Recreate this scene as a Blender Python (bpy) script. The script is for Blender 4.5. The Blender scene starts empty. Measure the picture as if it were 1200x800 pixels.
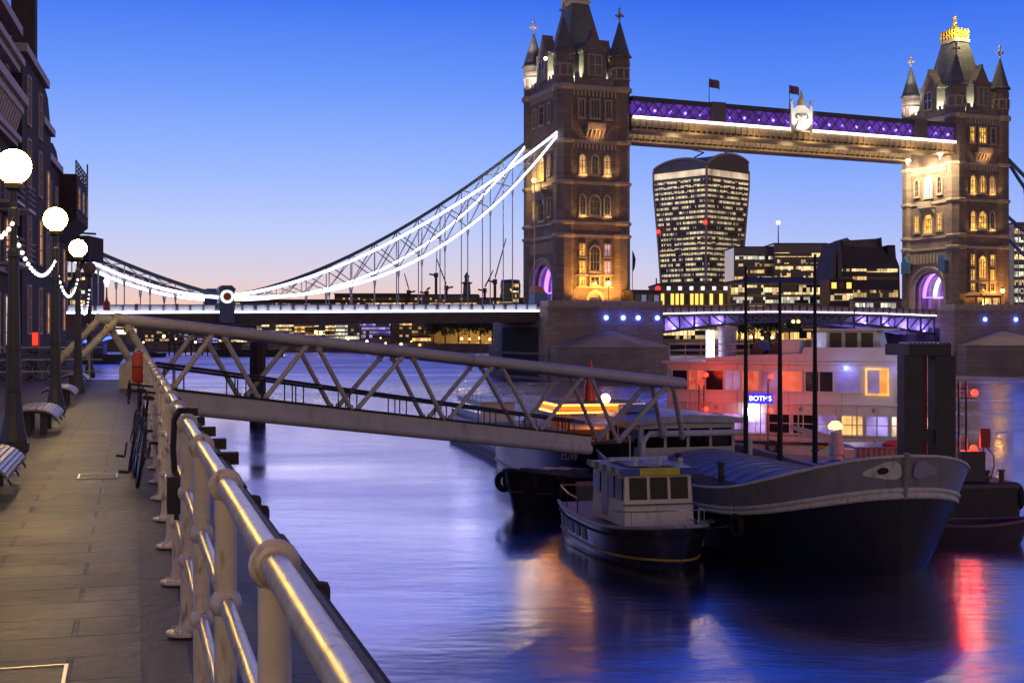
import bpy, bmesh, math, random
from mathutils import Vector as V, Matrix
SC = bpy.context.scene
COL = SC.collection
RND = random.Random(11)
PI = math.pi
# ------------------------------------------------------------------ survey numbers of the place
FOC, HORY, EYE = 1540.0, 389.0, 8.0        # metres: eye 8 m over the low-tide river, 1.6 m over the promenade
QUAY = 6.4
def wx(px, d): return (px - 600.0) / FOC * d
def wz(py, d): return EYE - (py - HORY) / FOC * d
def lin(r, g, b):
    f = lambda c: (c/255.0/12.92) if c/255.0 <= .04045 else ((c/255.0+.055)/1.055)**2.4
    return (f(r), f(g), f(b), 1.0)
# ------------------------------------------------------------------ camera
cam_d = bpy.data.cameras.new('camera'); cam = bpy.data.objects.new('camera', cam_d); COL.objects.link(cam)
cam.location = (0, 0, EYE); cam.rotation_euler = (PI/2, 0, 0)
cam_d.sensor_width = 36; cam_d.lens = FOC/1200*36; cam_d.shift_y = -11/1200.0
cam_d.clip_end = 9000; cam_d.clip_start = .05
SC.camera = cam
# ------------------------------------------------------------------ dusk sky
W = bpy.data.worlds.new('World'); SC.world = W; W.use_nodes = True
nt = W.node_tree; nt.nodes.clear()
def wn(t, **k):
    n = nt.nodes.new(t)
    for a, b in k.items(): setattr(n, a, b)
    return n
out = wn('ShaderNodeOutputWorld'); bg = wn('ShaderNodeBackground')
tc = wn('ShaderNodeTexCoord'); sep = wn('ShaderNodeSeparateXYZ')
nt.links.new(tc.outputs['Generated'], sep.inputs[0])
def ramp(stops):
    r = wn('ShaderNodeValToRGB'); e = r.color_ramp.elements
    e[0].position, e[0].color = stops[0]; e[1].position, e[1].color = stops[-1]
    for p, c in stops[1:-1]:
        q = e.new(p); q.color = c
    nt.links.new(sep.outputs['Z'], r.inputs[0]); return r
west = ramp([(0, lin(250, 190, 150)), (.022, lin(240, 202, 186)), (.043, lin(220, 208, 222)), (.075, lin(190, 204, 248)), (.12, lin(154, 184, 253)),
             (.18, lin(110, 154, 250)), (.25, lin(58, 114, 240)), (.45, lin(26, 64, 190)), (1, lin(12, 32, 105))])
east = ramp([(0, lin(222, 185, 165)), (.10, lin(222, 186, 170)), (.25, lin(172, 150, 162)), (.45, lin(62, 66, 120)), (1, lin(12, 30, 95))])
north = ramp([(0, lin(224, 206, 212)), (.022, lin(212, 206, 230)), (.05, lin(188, 199, 246)), (.08, lin(164, 186, 250)), (.12, lin(134, 168, 251)),
              (.18, lin(88, 138, 246)), (.25, lin(44, 101, 233)), (.45, lin(22, 60, 182)), (1, lin(12, 32, 105))])
dot = wn('ShaderNodeVectorMath', operation='DOT_PRODUCT'); nt.links.new(tc.outputs['Generated'], dot.inputs[0])
dot.inputs[1].default_value = (-.36, .93, 0)
mr = wn('ShaderNodeMapRange', interpolation_type='SMOOTHSTEP'); mr.inputs['From Min'].default_value = -.5; mr.inputs['From Max'].default_value = .6
nt.links.new(dot.outputs['Value'], mr.inputs['Value'])
mr2 = wn('ShaderNodeMapRange', interpolation_type='SMOOTHSTEP'); mr2.inputs['From Min'].default_value = .88; mr2.inputs['From Max'].default_value = .997
dot2 = wn('ShaderNodeVectorMath', operation='DOT_PRODUCT'); nt.links.new(tc.outputs['Generated'], dot2.inputs[0]); dot2.inputs[1].default_value = (-.24, .971, 0)
nt.links.new(dot2.outputs['Value'], mr2.inputs['Value'])
mw = wn('ShaderNodeMixRGB'); nt.links.new(mr2.outputs[0], mw.inputs[0]); nt.links.new(north.outputs[0], mw.inputs[1]); nt.links.new(west.outputs[0], mw.inputs[2])
mx = wn('ShaderNodeMixRGB'); nt.links.new(mr.outputs[0], mx.inputs[0]); nt.links.new(east.outputs[0], mx.inputs[1]); nt.links.new(mw.outputs[0], mx.inputs[2])
sky = wn('ShaderNodeTexSky', sky_type='NISHITA'); sky.sun_disc = False; sky.sun_elevation = math.radians(-3.0); sky.sun_rotation = math.radians(-21)
add = wn('ShaderNodeMixRGB', blend_type='ADD'); add.inputs[0].default_value = .03
nt.links.new(mx.outputs[0], add.inputs[1]); nt.links.new(sky.outputs[0], add.inputs[2])
nt.links.new(add.outputs[0], bg.inputs[0]); bg.inputs[1].default_value = .87
nt.links.new(bg.outputs[0], out.inputs[0])
# afterglow: the sun is just under the horizon up-river
sd = bpy.data.lights.new('afterglow', 'SUN'); sd.energy = .12; sd.angle = math.radians(40); sd.color = (1, .72, .6)
so = bpy.data.objects.new('afterglow', sd); COL.objects.link(so); so.rotation_euler = (math.radians(84), 0, math.radians(201))
# ------------------------------------------------------------------ output
SC.view_settings.view_transform = 'Standard'; SC.view_settings.look = 'None'
SC.view_settings.exposure = .22; SC.view_settings.gamma = 1; SC.view_settings.use_curve_mapping = False
cy = SC.cycles
cy.max_bounces = 5; cy.diffuse_bounces = 2; cy.glossy_bounces = 3; cy.transmission_bounces = 3; cy.transparent_max_bounces = 4
cy.caustics_reflective = False; cy.caustics_refractive = False; cy.sample_clamp_indirect = 3; cy.sample_clamp_direct = 0
cy.use_denoising = True; cy.blur_glossy = .5
try: cy.denoiser = 'OPENIMAGEDENOISE'
except Exception: pass
# ------------------------------------------------------------------ materials
MATS = {}
def base(name):
    m = bpy.data.materials.new(name); m.use_nodes = True
    t = m.node_tree; return m, t, t.nodes['Principled BSDF']
def pm(name, col, rough=.6, metal=0, var=.25, scale=2.0, bump=0, bscale=12, spec=.5, dirt=0, coat=0):
    """painted / plain surface: two noises vary the colour, a third the relief"""
    if name in MATS: return MATS[name]
    m, t, p = base(name); N, Lk = t.nodes.new, t.links.new
    co = N('ShaderNodeTexCoord'); n1 = N('ShaderNodeTexNoise'); n1.inputs['Scale'].default_value = scale; n1.inputs['Detail'].default_value = 6
    n1.inputs['Roughness'].default_value = .65
    Lk(co.outputs['Object'], n1.inputs['Vector'])
    r = N('ShaderNodeValToRGB'); e = r.color_ramp.elements
    e[0].position = .3; e[1].position = .7
    e[0].color = tuple(max(0, c*(1-var)) for c in col[:3])+(1,); e[1].color = tuple(min(1, c*(1+var)) for c in col[:3])+(1,)
    Lk(n1.outputs['Fac'], r.inputs[0]); last = r.outputs[0]
    if dirt:
        n2 = N('ShaderNodeTexNoise'); n2.inputs['Scale'].default_value = scale*3.7; n2.inputs['Detail'].default_value = 8
        mp = N('ShaderNodeMapping'); mp.inputs['Scale'].default_value = (1, 1, .3); Lk(co.outputs['Object'], mp.inputs[0]); Lk(mp.outputs[0], n2.inputs['Vector'])
        g = N('ShaderNodeMapRange'); g.inputs['From Min'].default_value = .55; g.inputs['From Max'].default_value = .72; g.inputs['To Max'].default_value = dirt
        Lk(n2.outputs['Fac'], g.inputs['Value'])
        x = N('ShaderNodeMixRGB'); x.inputs[2].default_value = (.05, .035, .022, 1); Lk(g.outputs[0], x.inputs[0]); Lk(last, x.inputs[1]); last = x.outputs[0]
    Lk(last, p.inputs['Base Color'])
    rr = N('ShaderNodeMapRange'); rr.inputs['To Min'].default_value = max(.03, rough-.12); rr.inputs['To Max'].default_value = min(1, rough+.12); Lk(n1.outputs['Fac'], rr.inputs['Value'])
    Lk(rr.outputs[0], p.inputs['Roughness']); p.inputs['Metallic'].default_value = metal
    p.inputs['Specular IOR Level'].default_value = spec
    if coat: p.inputs['Coat Weight'].default_value = coat
    if bump:
        n3 = N('ShaderNodeTexNoise'); n3.inputs['Scale'].default_value = bscale; n3.inputs['Detail'].default_value = 5; Lk(co.outputs['Object'], n3.inputs['Vector'])
        b = N('ShaderNodeBump'); b.inputs['Strength'].default_value = bump; b.inputs['Distance'].default_value = .02; Lk(n3.outputs['Fac'], b.inputs['Height']); Lk(b.outputs[0], p.inputs['Normal'])
    MATS[name] = m; return m
def brick(name, c1, c2, mortar, w, h, rough=.8, vert=True, msize=.02, rot=0, var=.35, nscale=.25, bump=.4):
    """coursed masonry / paving; vert: courses run round the walls, else they lie on the ground"""
    if name in MATS: return MATS[name]
    m, t, p = base(name); N, Lk = t.nodes.new, t.links.new
    co = N('ShaderNodeTexCoord')
    if vert:
        s = N('ShaderNodeSeparateXYZ'); Lk(co.outputs['Object'], s.inputs[0]); a = N('ShaderNodeMath'); a.operation = 'ADD'
        k_ = N('ShaderNodeMath'); k_.operation = 'MULTIPLY'; k_.inputs[1].default_value = .62; Lk(s.outputs[1], k_.inputs[0]); Lk(s.outputs[0], a.inputs[0]); Lk(k_.outputs[0], a.inputs[1]); c = N('ShaderNodeCombineXYZ'); Lk(a.outputs[0], c.inputs[0]); Lk(s.outputs[2], c.inputs[1]); vec = c.outputs[0]
    else: vec = co.outputs['Object']
    b = N('ShaderNodeTexBrick'); Lk(vec, b.inputs['Vector']); b.inputs['Scale'].default_value = 1; b.inputs['Brick Width'].default_value = w; b.inputs['Row Height'].default_value = h
    b.inputs['Mortar Size'].default_value = msize; b.inputs['Mortar Smooth'].default_value = .3
    b.inputs['Color1'].default_value = c1+(1,); b.inputs['Color2'].default_value = c2+(1,); b.inputs['Mortar'].default_value = mortar+(1,); b.inputs['Bias'].default_value = 0
    n = N('ShaderNodeTexNoise'); n.inputs['Scale'].default_value = nscale; n.inputs['Detail'].default_value = 8; n.inputs['Roughness'].default_value = .7; Lk(co.outputs['Object'], n.inputs['Vector'])
    r = N('ShaderNodeMapRange'); r.inputs['From Min'].default_value = .3; r.inputs['From Max'].default_value = .7; r.inputs['To Min'].default_value = 1-var; r.inputs['To Max'].default_value = 1+var; Lk(n.outputs['Fac'], r.inputs['Value'])
    mm = N('ShaderNodeVectorMath'); mm.operation = 'SCALE'; Lk(b.outputs['Color'], mm.inputs[0]); Lk(r.outputs[0], mm.inputs['Scale']); Lk(mm.outputs[0], p.inputs['Base Color'])
    p.inputs['Roughness'].default_value = rough
    n2 = N('ShaderNodeTexNoise'); n2.inputs['Scale'].default_value = 9; n2.inputs['Detail'].default_value = 6; Lk(co.outputs['Object'], n2.inputs['Vector'])
    sm = N('ShaderNodeMath'); sm.operation = 'MULTIPLY_ADD'; sm.inputs[1].default_value = -.7; Lk(b.outputs['Fac'], sm.inputs[0]); Lk(n2.outputs['Fac'], sm.inputs[2])
    bp = N('ShaderNodeBump'); bp.inputs['Strength'].default_value = bump; bp.inputs['Distance'].default_value = .02 if not vert else .06; Lk(sm.outputs[0], bp.inputs['Height']); Lk(bp.outputs[0], p.inputs['Normal'])
    if not vert:
        vo = N('ShaderNodeTexVoronoi'); vo.inputs['Scale'].default_value = 2.3; Lk(co.outputs['Object'], vo.inputs['Vector'])
        lt = N('ShaderNodeMapRange'); lt.inputs['From Min'].default_value = .045; lt.inputs['From Max'].default_value = .075; lt.inputs['To Min'].default_value = .55; lt.inputs['To Max'].default_value = 0; Lk(vo.outputs['Distance'], lt.inputs['Value'])
        n4 = N('ShaderNodeTexNoise'); n4.inputs['Scale'].default_value = 3.5; n4.inputs['Detail'].default_value = 9; n4.inputs['Roughness'].default_value = .75; Lk(co.outputs['Object'], n4.inputs['Vector'])
        st_ = N('ShaderNodeMapRange'); st_.inputs['From Min'].default_value = .53; st_.inputs['From Max'].default_value = .66; st_.inputs['To Max'].default_value = .55; Lk(n4.outputs['Fac'], st_.inputs['Value'])
        x1 = N('ShaderNodeMixRGB'); x1.inputs[2].default_value = (.02, .017, .012, 1); Lk(st_.outputs[0], x1.inputs[0]); Lk(mm.outputs[0], x1.inputs[1])
        x2 = N('ShaderNodeMixRGB'); x2.inputs[2].default_value = (.018, .016, .014, 1); Lk(lt.outputs[0], x2.inputs[0]); Lk(x1.outputs[0], x2.inputs[1]); Lk(x2.outputs[0], p.inputs['Base Color'])
        rg = N('ShaderNodeMapRange'); rg.inputs['To Min'].default_value = rough-.2; rg.inputs['To Max'].default_value = rough+.15; Lk(n.outputs['Fac'], rg.inputs['Value']); Lk(rg.outputs[0], p.inputs['Roughness'])
    MATS[name] = m; return m
def em(name, col, s, vary=0, vscale=1.0):
    """a lamp, a light strip or a lit pane"""
    if name in MATS: return MATS[name]
    m, t, p = base(name); p.inputs['Base Color'].default_value = tuple(col[:3])+(1,); p.inputs['Emission Color'].default_value = tuple(col[:3])+(1,); p.inputs['Emission Strength'].default_value = s
    p.inputs['Roughness'].default_value = .3
    if vary:
        N, Lk = t.nodes.new, t.links.new
        co = N('ShaderNodeTexCoord'); n = N('ShaderNodeTexNoise'); n.inputs['Scale'].default_value = vscale; n.inputs['Detail'].default_value = 3; Lk(co.outputs['Object'], n.inputs['Vector'])
        g = N('ShaderNodeMapRange'); g.inputs['From Min'].default_value = .35; g.inputs['From Max'].default_value = .65; g.inputs['To Min'].default_value = s*(1-vary); g.inputs['To Max'].default_value = s*(1+vary)
        Lk(n.outputs['Fac'], g.inputs['Value']); Lk(g.outputs[0], p.inputs['Emission Strength'])
    MATS[name] = m; return m
def office(name, cw, fh, prob, ca, cb, s, glass=(.01, .014, .025), seed=0.0):
    """glazing with rooms: some rooms have their lights on"""
    if name in MATS: return MATS[name]
    m, t, p = base(name); N, Lk = t.nodes.new, t.links.new
    p.inputs['Base Color'].default_value = glass+(1,); p.inputs['Roughness'].default_value = .12
    co = N('ShaderNodeTexCoord'); sp = N('ShaderNodeSeparateXYZ'); Lk(co.outputs['Object'], sp.inputs[0])
    def mth(op, a, b=None, c=None):
        n = N('ShaderNodeMath'); n.operation = op
        for i, q in enumerate((a, b, c)):
            if q is None: continue
            if isinstance(q, (int, float)): n.inputs[i].default_value = q
            else: Lk(q, n.inputs[i])
        return n.outputs[0]
    hx = mth('ADD', mth('MULTIPLY', sp.outputs[0], 1.0), mth('MULTIPLY', sp.outputs[1], 1.37))
    cx = mth('FLOOR', mth('DIVIDE', hx, cw)); fz = mth('FLOOR', mth('DIVIDE', sp.outputs[2], fh))
    bx = mth('FLOOR', mth('DIVIDE', hx, cw*4.3))
    c1 = N('ShaderNodeCombineXYZ'); Lk(cx, c1.inputs[0]); Lk(fz, c1.inputs[1]); c1.inputs[2].default_value = seed
    c2 = N('ShaderNodeCombineXYZ'); Lk(bx, c2.inputs[0]); Lk(fz, c2.inputs[1]); c2.inputs[2].default_value = seed+7
    w1 = N('ShaderNodeTexWhiteNoise'); Lk(c1.outputs[0], w1.inputs['Vector']); w2 = N('ShaderNodeTexWhiteNoise'); Lk(c2.outputs[0], w2.inputs['Vector'])
    mixv = mth('ADD', mth('MULTIPLY', w1.outputs['Value'], .35), mth('MULTIPLY', w2.outputs['Value'], .65))
    on = mth('LESS_THAN', mixv, prob)
    lev = mth('MULTIPLY', on, mth('MULTIPLY_ADD', w1.outputs['Value'], 1.1, .25))
    fr = mth('FRACT', mth('DIVIDE', hx, cw)); mull = mth('GREATER_THAN', fr, .10)
    lev = mth('MULTIPLY', mth('MULTIPLY', lev, mull), s)
    mixc = N('ShaderNodeMixRGB'); mixc.inputs[1].default_value = ca+(1,); mixc.inputs[2].default_value = cb+(1,); Lk(w2.outputs['Value'], mixc.inputs[0])
    Lk(mixc.outputs[0], p.inputs['Emission Color']); Lk(lev, p.inputs['Emission Strength'])
    MATS[name] = m; return m
# ------------------------------------------------------------------ mesh builder
class MB:
    def __init__(s): s.v = []; s.f = []; s.m = []
    def add(s, vs, fs, m=0):
        o = len(s.v); s.v += [tuple(v) for v in vs]; s.f += [tuple(i+o for i in f) for f in fs]; s.m += [m]*len(fs); return s
    def box(s, x0, x1, y0, y1, z0, z1, m=0):
        return s.add([(x, y, z) for z in (z0, z1) for y in (y0, y1) for x in (x0, x1)],
                     [(0, 2, 3, 1), (4, 5, 7, 6), (0, 1, 5, 4), (2, 6, 7, 3), (0, 4, 6, 2), (1, 3, 7, 5)], m)
    def bar(s, p, q, w, h, m=0, up=(0, 0, 1)):
        p, q = V(p), V(q); d = (q-p).normalized(); u = V(up)
        if abs(d.dot(u)) > .98: u = V((1, 0, 0))
        a = d.cross(u).normalized()*w/2; b = a.cross(d).normalized()*h/2
        return s.add([p-a-b, p+a-b, p+a+b, p-a+b, q-a-b, q+a-b, q+a+b, q-a+b], [(0, 3, 2, 1), (4, 5, 6, 7), (0, 1, 5, 4), (1, 2, 6, 5), (2, 3, 7, 6), (3, 0, 4, 7)], m)
    def tube(s, p, q, r, r2=None, n=8, m=0):
        return s.path([p, q], [r, r if r2 is None else r2], n, m)
    def path(s, pts, r, n=6, m=0, closed=False):
        pts = [V(p) for p in pts]; k = len(pts); rs = r if isinstance(r, (list, tuple)) else [r]*k
        rings = []; prev = None
        for i, p in enumerate(pts):
            a = pts[(i-1) % k] if (i or closed) else pts[0]; b = pts[(i+1) % k] if (i < k-1 or closed) else pts[-1]
            d = (b-a).normalized()
            u = (prev - d*prev.dot(d)) if prev is not None else (V((0, 0, 1)) if abs(d.z) < .9 else V((1, 0, 0)))
            x = (u - d*u.dot(d)).normalized(); y = d.cross(x); prev = x
            rings.append([p + (x*math.cos(t) + y*math.sin(t))*rs[i] for t in [2*PI*j/n for j in range(n)]])
        return s.loft(rings, m, caps=not closed, closed=closed)
    def loft(s, rings, m=0, caps=True, closed=False, wrap=True):
        n = len(rings[0]); vs = [p for r in rings for p in r]; fs = []; k = len(rings)
        for i in range(k if closed else k-1):
            j = (i+1) % k
            for a in range(n if wrap else n-1):
                b = (a+1) % n; fs.append((i*n+a, i*n+b, j*n+b, j*n+a))
        if caps and not closed: fs += [tuple(range(n-1, -1, -1)), tuple((k-1)*n+a for a in range(n))]
        return s.add(vs, fs, m)
    def lathe(s, prof, cx=0, cy=0, n=16, m=0, ph=0.0):
        return s.loft([[(cx+r*math.cos(ph+2*PI*j/n), cy+r*math.sin(ph+2*PI*j/n), z) for j in range(n)] for r, z in prof], m)
    def sphere(s, c, r, n=14, k=9, m=0, sz=1.0):
        c = V(c); pr = [(max(.001, r*math.sin(PI*i/k)), c.z - r*sz*math.cos(PI*i/k)) for i in range(k+1)]
        return s.lathe(pr, c.x, c.y, n, m)
    def prism(s, poly, ax, a, b, m=0):
        f = {'x': lambda u, v, w: (w, u, v), 'y': lambda u, v, w: (u, w, v), 'z': lambda u, v, w: (u, v, w)}[ax]
        n = len(poly); vs = [f(u, v, a) for u, v in poly]+[f(u, v, b) for u, v in poly]
        return s.add(vs, [tuple(range(n-1, -1, -1)), tuple(range(n, 2*n))]+[(i, (i+1) % n, n+(i+1) % n, n+i) for i in range(n)], m)
    def ring(s, outer, inner, ax, a, b, m=0):
        """flat frame between two polygons with the same number of points"""
        f = {'x': lambda u, v, w: (w, u, v), 'y': lambda u, v, w: (u, w, v), 'z': lambda u, v, w: (u, v, w)}[ax]
        n = len(outer); L = [[f(u, v, w) for u, v in p] for p, w in ((outer, a), (outer, b), (inner, b), (inner, a))]
        return s.loft(L, m, caps=False, closed=True)
    def torus(s, c, R, r, axis='z', n=24, k=8, m=0):
        c = V(c); e = {'z': (V((1, 0, 0)), V((0, 1, 0))), 'x': (V((0, 1, 0)), V((0, 0, 1))), 'y': (V((1, 0, 0)), V((0, 0, 1)))}[axis]
        return s.path([c+(e[0]*math.cos(t)+e[1]*math.sin(t))*R for t in [2*PI*i/n for i in range(n)]], r, k, m, closed=True)
    def build(s, name, mat, parent=None, off=None, smooth=False, bev=0):
        me = bpy.data.meshes.new(name); vs = s.v if off is None else [(x+off[0], y+off[1], z+off[2]) for x, y, z in s.v]
        me.from_pydata(vs, [], s.f)
        ms = mat if isinstance(mat, (list, tuple)) else [mat]
        for q in ms: me.materials.append(q)
        if len(ms) > 1: me.polygons.foreach_set('material_index', s.m)
        b = bmesh.new(); b.from_mesh(me); bmesh.ops.recalc_face_normals(b, faces=b.faces); b.to_mesh(me); b.free()
        if smooth:
            me.polygons.foreach_set('use_smooth', [True]*len(me.polygons))
            try: me.set_sharp_from_angle(angle=math.radians(38))
            except Exception: pass
        me.update()
        o = bpy.data.objects.new(name, me); COL.objects.link(o)
        if parent: o.parent = parent
        if bev:
            md = o.modifiers.new('bevel', 'BEVEL'); md.width = bev; md.segments = 2; md.limit_method = 'ANGLE'
        return o
def tag(o, label=None, cat=None, group=None, kind=None):
    if label: o['label'] = label
    if cat: o['category'] = cat
    if group: o['group'] = group
    if kind: o['kind'] = kind
    return o
def thing(name, label, cat, loc=(0, 0, 0), rz=0.0, group=None):
    o = bpy.data.objects.new(name, None); COL.objects.link(o); o.location = loc; o.rotation_euler = (0, 0, rz); o.empty_display_size = .3
    return tag(o, label, cat, group)
def dup(root, loc, rz, label, group=None):
    def cp(o, par):
        c = o.copy(); COL.objects.link(c)
        if par: c.parent = par
        for ch in list(o.children): cp(ch, c)
        return c
    kids = list(root.children); r = root.copy(); COL.objects.link(r)
    for k in kids: cp(k, r)
    r.location = loc; r.rotation_euler = (0, 0, rz); r['label'] = label
    if group: r['group'] = group
    return r
def lamp(name, loc, power, col, size=.15, spot=None, aim=None):
    l = bpy.data.lights.new(name, 'SPOT' if spot else 'POINT'); l.energy = power; l.color = col; l.shadow_soft_size = size
    if spot: l.spot_size = math.radians(spot); l.spot_blend = .6
    o = bpy.data.objects.new(name, l); COL.objects.link(o); o.location = loc
    if aim is not None: o.rotation_euler = (V(aim)-V(loc)).to_track_quat('-Z', 'Y').to_euler()
    return o
def text(name, body, size, mat, parent, loc, rot, ext=.01, align='CENTER'):
    c = bpy.data.curves.new(name, 'FONT'); c.body = body; c.size = size; c.extrude = ext; c.align_x = align; c.align_y = 'CENTER'
    c.materials.append(mat); tmp = bpy.data.objects.new(name+'_curve', c); COL.objects.link(tmp); bpy.context.view_layer.update()
    me = bpy.data.meshes.new_from_object(tmp.evaluated_get(bpy.context.evaluated_depsgraph_get())); bpy.data.objects.remove(tmp)
    o = bpy.data.objects.new(name, me); COL.objects.link(o); o.parent = parent; o.location = loc; o.rotation_euler = rot; return o
# palette
STONE = brick('granite_masonry', (.25, .195, .17), (.185, .145, .13), (.10, .08, .075), 1.3, .52, .85, var=.3)
ASHLAR = pm('portland_stone', (.42, .36, .30), .8, var=.2, scale=.8, bump=.2, bscale=3)
PIERST = brick('pier_masonry', (.33, .265, .22), (.26, .205, .17), (.12, .1, .085), 1.9, .75, .8, var=.35, nscale=.12)
SLATE = brick('roof_slate', (.15, .145, .15), (.11, .105, .11), (.06, .06, .06), .6, .3, .6, var=.2)
WPAINT = pm('white_paint', (.74, .74, .72), .45, var=.08, scale=1.5, dirt=.25)
CREAM = pm('cream_paint', (.62, .55, .46), .5, var=.12, scale=1.0, dirt=.3)
BLUEP = pm('bridge_blue_paint', (.06, .16, .30), .45, var=.15)
STEELD = pm('dark_steel', (.05, .045, .045), .5, var=.3)
IRON = pm('lamp_iron', (.035, .034, .036), .42, var=.3, bump=.15, bscale=30)
BLACK = pm('black_rubber', (.012, .012, .012), .7, var=.3)
GOLD = pm('gilded_metal', (.80, .55, .08), .5, .35, var=.15)
TIMBER = pm('weathered_timber', (.05, .036, .026), .85, var=.5, scale=4, bump=.6, bscale=18)
GLASSD = pm('dark_glass', (.012, .014, .02), .1, var=.2, spec=.8)
LEDW = em('led_white_line', (.86, .84, 1.0), 4.5)
WARMW = em('warm_window_light', (1.0, .62, .16), 1.1, .6, 1.2)
# ------------------------------------------------------------------ river, banks
QA = math.atan2(.2785, .9604)
qn, qd = V((.9604, .2785, 0)), V((-.2785, .9604, 0))
def quay(off, s, z=QUAY): return V((.3, 0, 0)) + qn*off + qd*s + V((0, 0, z))
AZ = math.radians(21.3); BU = V((math.cos(AZ), math.sin(AZ), 0)); BV = V((math.sin(AZ), -math.cos(AZ), 0)); BS = V((11.2, 231, 0))
def bridge(u, v=0, z=0): return BS + BU*u + BV*v + V((0, 0, z))
def u_at(px, v):
    k = (px-600)/FOC
    return (k*(BS.y - v*math.cos(AZ)) - BS.x - v*math.sin(AZ)) / (math.cos(AZ) - k*math.sin(AZ))
def water_mat():
    m, t, p = base('river_water'); N, Lk = t.nodes.new, t.links.new
    p.inputs['Base Color'].default_value = (.014, .014, .032, 1); p.inputs['IOR'].default_value = 2.7; p.inputs['Specular IOR Level'].default_value = .8; p.inputs['Specular Tint'].default_value = (.93, .86, 1, 1)
    co = N('ShaderNodeTexCoord')
    def noise(sx, sy, sc, det, rot=0.0):
        mp = N('ShaderNodeMapping'); mp.inputs['Scale'].default_value = (sx, sy, 1); mp.inputs['Rotation'].default_value = (0, 0, rot); Lk(co.outputs['Object'], mp.inputs[0])
        n = N('ShaderNodeTexNoise'); n.inputs['Scale'].default_value = sc; n.inputs['Detail'].default_value = det; n.inputs['Roughness'].default_value = .6; Lk(mp.outputs[0], n.inputs['Vector']); return n
    a = noise(.45, 1.0, .55, 3, .2); b = noise(.6, 1.0, 2.2, 4, -.25); c = noise(.35, 1.0, .06, 3, .1)
    s = N('ShaderNodeMath'); s.operation = 'MULTIPLY_ADD'; s.inputs[1].default_value = .10; Lk(b.outputs['Fac'], s.inputs[0]); Lk(a.outputs['Fac'], s.inputs[2])
    bp = N('ShaderNodeBump'); bp.inputs['Distance'].default_value = .35; Lk(s.outputs[0], bp.inputs['Height'])
    st = N('ShaderNodeMapRange'); st.inputs['From Min'].default_value = .38; st.inputs['From Max'].default_value = .62; st.inputs['To Min'].default_value = .03; st.inputs['To Max'].default_value = .20
    Lk(c.outputs['Fac'], st.inputs['Value'])
    sy = N('ShaderNodeSeparateXYZ'); Lk(co.outputs['Object'], sy.inputs[0]); fy_ = N('ShaderNodeMapRange'); fy_.interpolation_type = 'SMOOTHSTEP'      # the open river up-stream is choppier than the sheltered berth
    fy_.inputs['From Min'].default_value = 110; fy_.inputs['From Max'].default_value = 260; fy_.inputs['To Min'].default_value = 0; fy_.inputs['To Max'].default_value = 1.5; Lk(sy.outputs[1], fy_.inputs['Value'])
    ad = N('ShaderNodeMath'); ad.operation = 'ADD'; Lk(st.outputs[0], ad.inputs[0]); Lk(fy_.outputs[0], ad.inputs[1]); Lk(ad.outputs[0], bp.inputs['Strength']); Lk(bp.outputs[0], p.inputs['Normal'])
    ro = N('ShaderNodeMapRange'); ro.inputs['From Min'].default_value = .35; ro.inputs['From Max'].default_value = .65; ro.inputs['To Min'].default_value = .13; ro.inputs['To Max'].default_value = .29
    Lk(c.outputs['Fac'], ro.inputs['Value'])
    fr_ = N('ShaderNodeMapRange'); fr_.interpolation_type = 'SMOOTHSTEP'; fr_.inputs['From Min'].default_value = 150; fr_.inputs['From Max'].default_value = 330; fr_.inputs['To Min'].default_value = 0; fr_.inputs['To Max'].default_value = .20; Lk(sy.outputs[1], fr_.inputs['Value'])
    a2 = N('ShaderNodeMath'); a2.operation = 'ADD'; Lk(ro.outputs[0], a2.inputs[0]); Lk(fr_.outputs[0], a2.inputs[1]); Lk(a2.outputs[0], p.inputs['Roughness'])
    gl = N('ShaderNodeBsdfGlossy'); gl.inputs['Color'].default_value = (.80, .76, 1, 1); Lk(a2.outputs[0], gl.inputs['Roughness']); Lk(bp.outputs[0], gl.inputs['Normal'])
    ms = N('ShaderNodeMixShader'); ms.inputs[0].default_value = .52; Lk(p.outputs[0], ms.inputs[1]); Lk(gl.outputs[0], ms.inputs[2]); Lk(ms.outputs[0], t.nodes['Material Output'].inputs['Surface'])
    return m
w = MB(); w.add([(-4000, -400, 0), (4000, -400, 0), (4000, 5000, 0), (-4000, 5000, 0)], [(0, 1, 2, 3)])
tag(w.build('river', water_mat()), kind='structure')
# far banks: one raised sheet each
BANK = brick('embankment_stone', (.16, .13, .11), (.12, .1, .09), (.06, .05, .05), 2.2, .8, .85, var=.4)
nb = [bridge(172, 60), bridge(172, 0), bridge(172, -150), V((96, 478, 0)), V((40, 500, 0)), V((-30, 505, 0)), V((-95, 520, 0)), V((-190, 545, 0)), V((-300, 560, 0)), V((-420, 900, 0)), V((-900, 4800, 0)), V((3500, 4800, 0)), V((3500, 200, 0))]
b = MB(); b.prism([(p.x, p.y) for p in nb], 'z', -1, 3.6); tag(b.build('north_bank', BANK), kind='structure')
sb = [(-30, 47), (-21.5, 60), (-28.8, 83), (-48, 140), (-73, 215), (-109, 330), (-230, 520), (-420, 880), (-3500, 880), (-3500, 20), (-42, 20)]
b = MB(); b.prism(sb, 'z', -1, 6.3); tag(b.build('south_bank', BANK), kind='structure')
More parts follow.
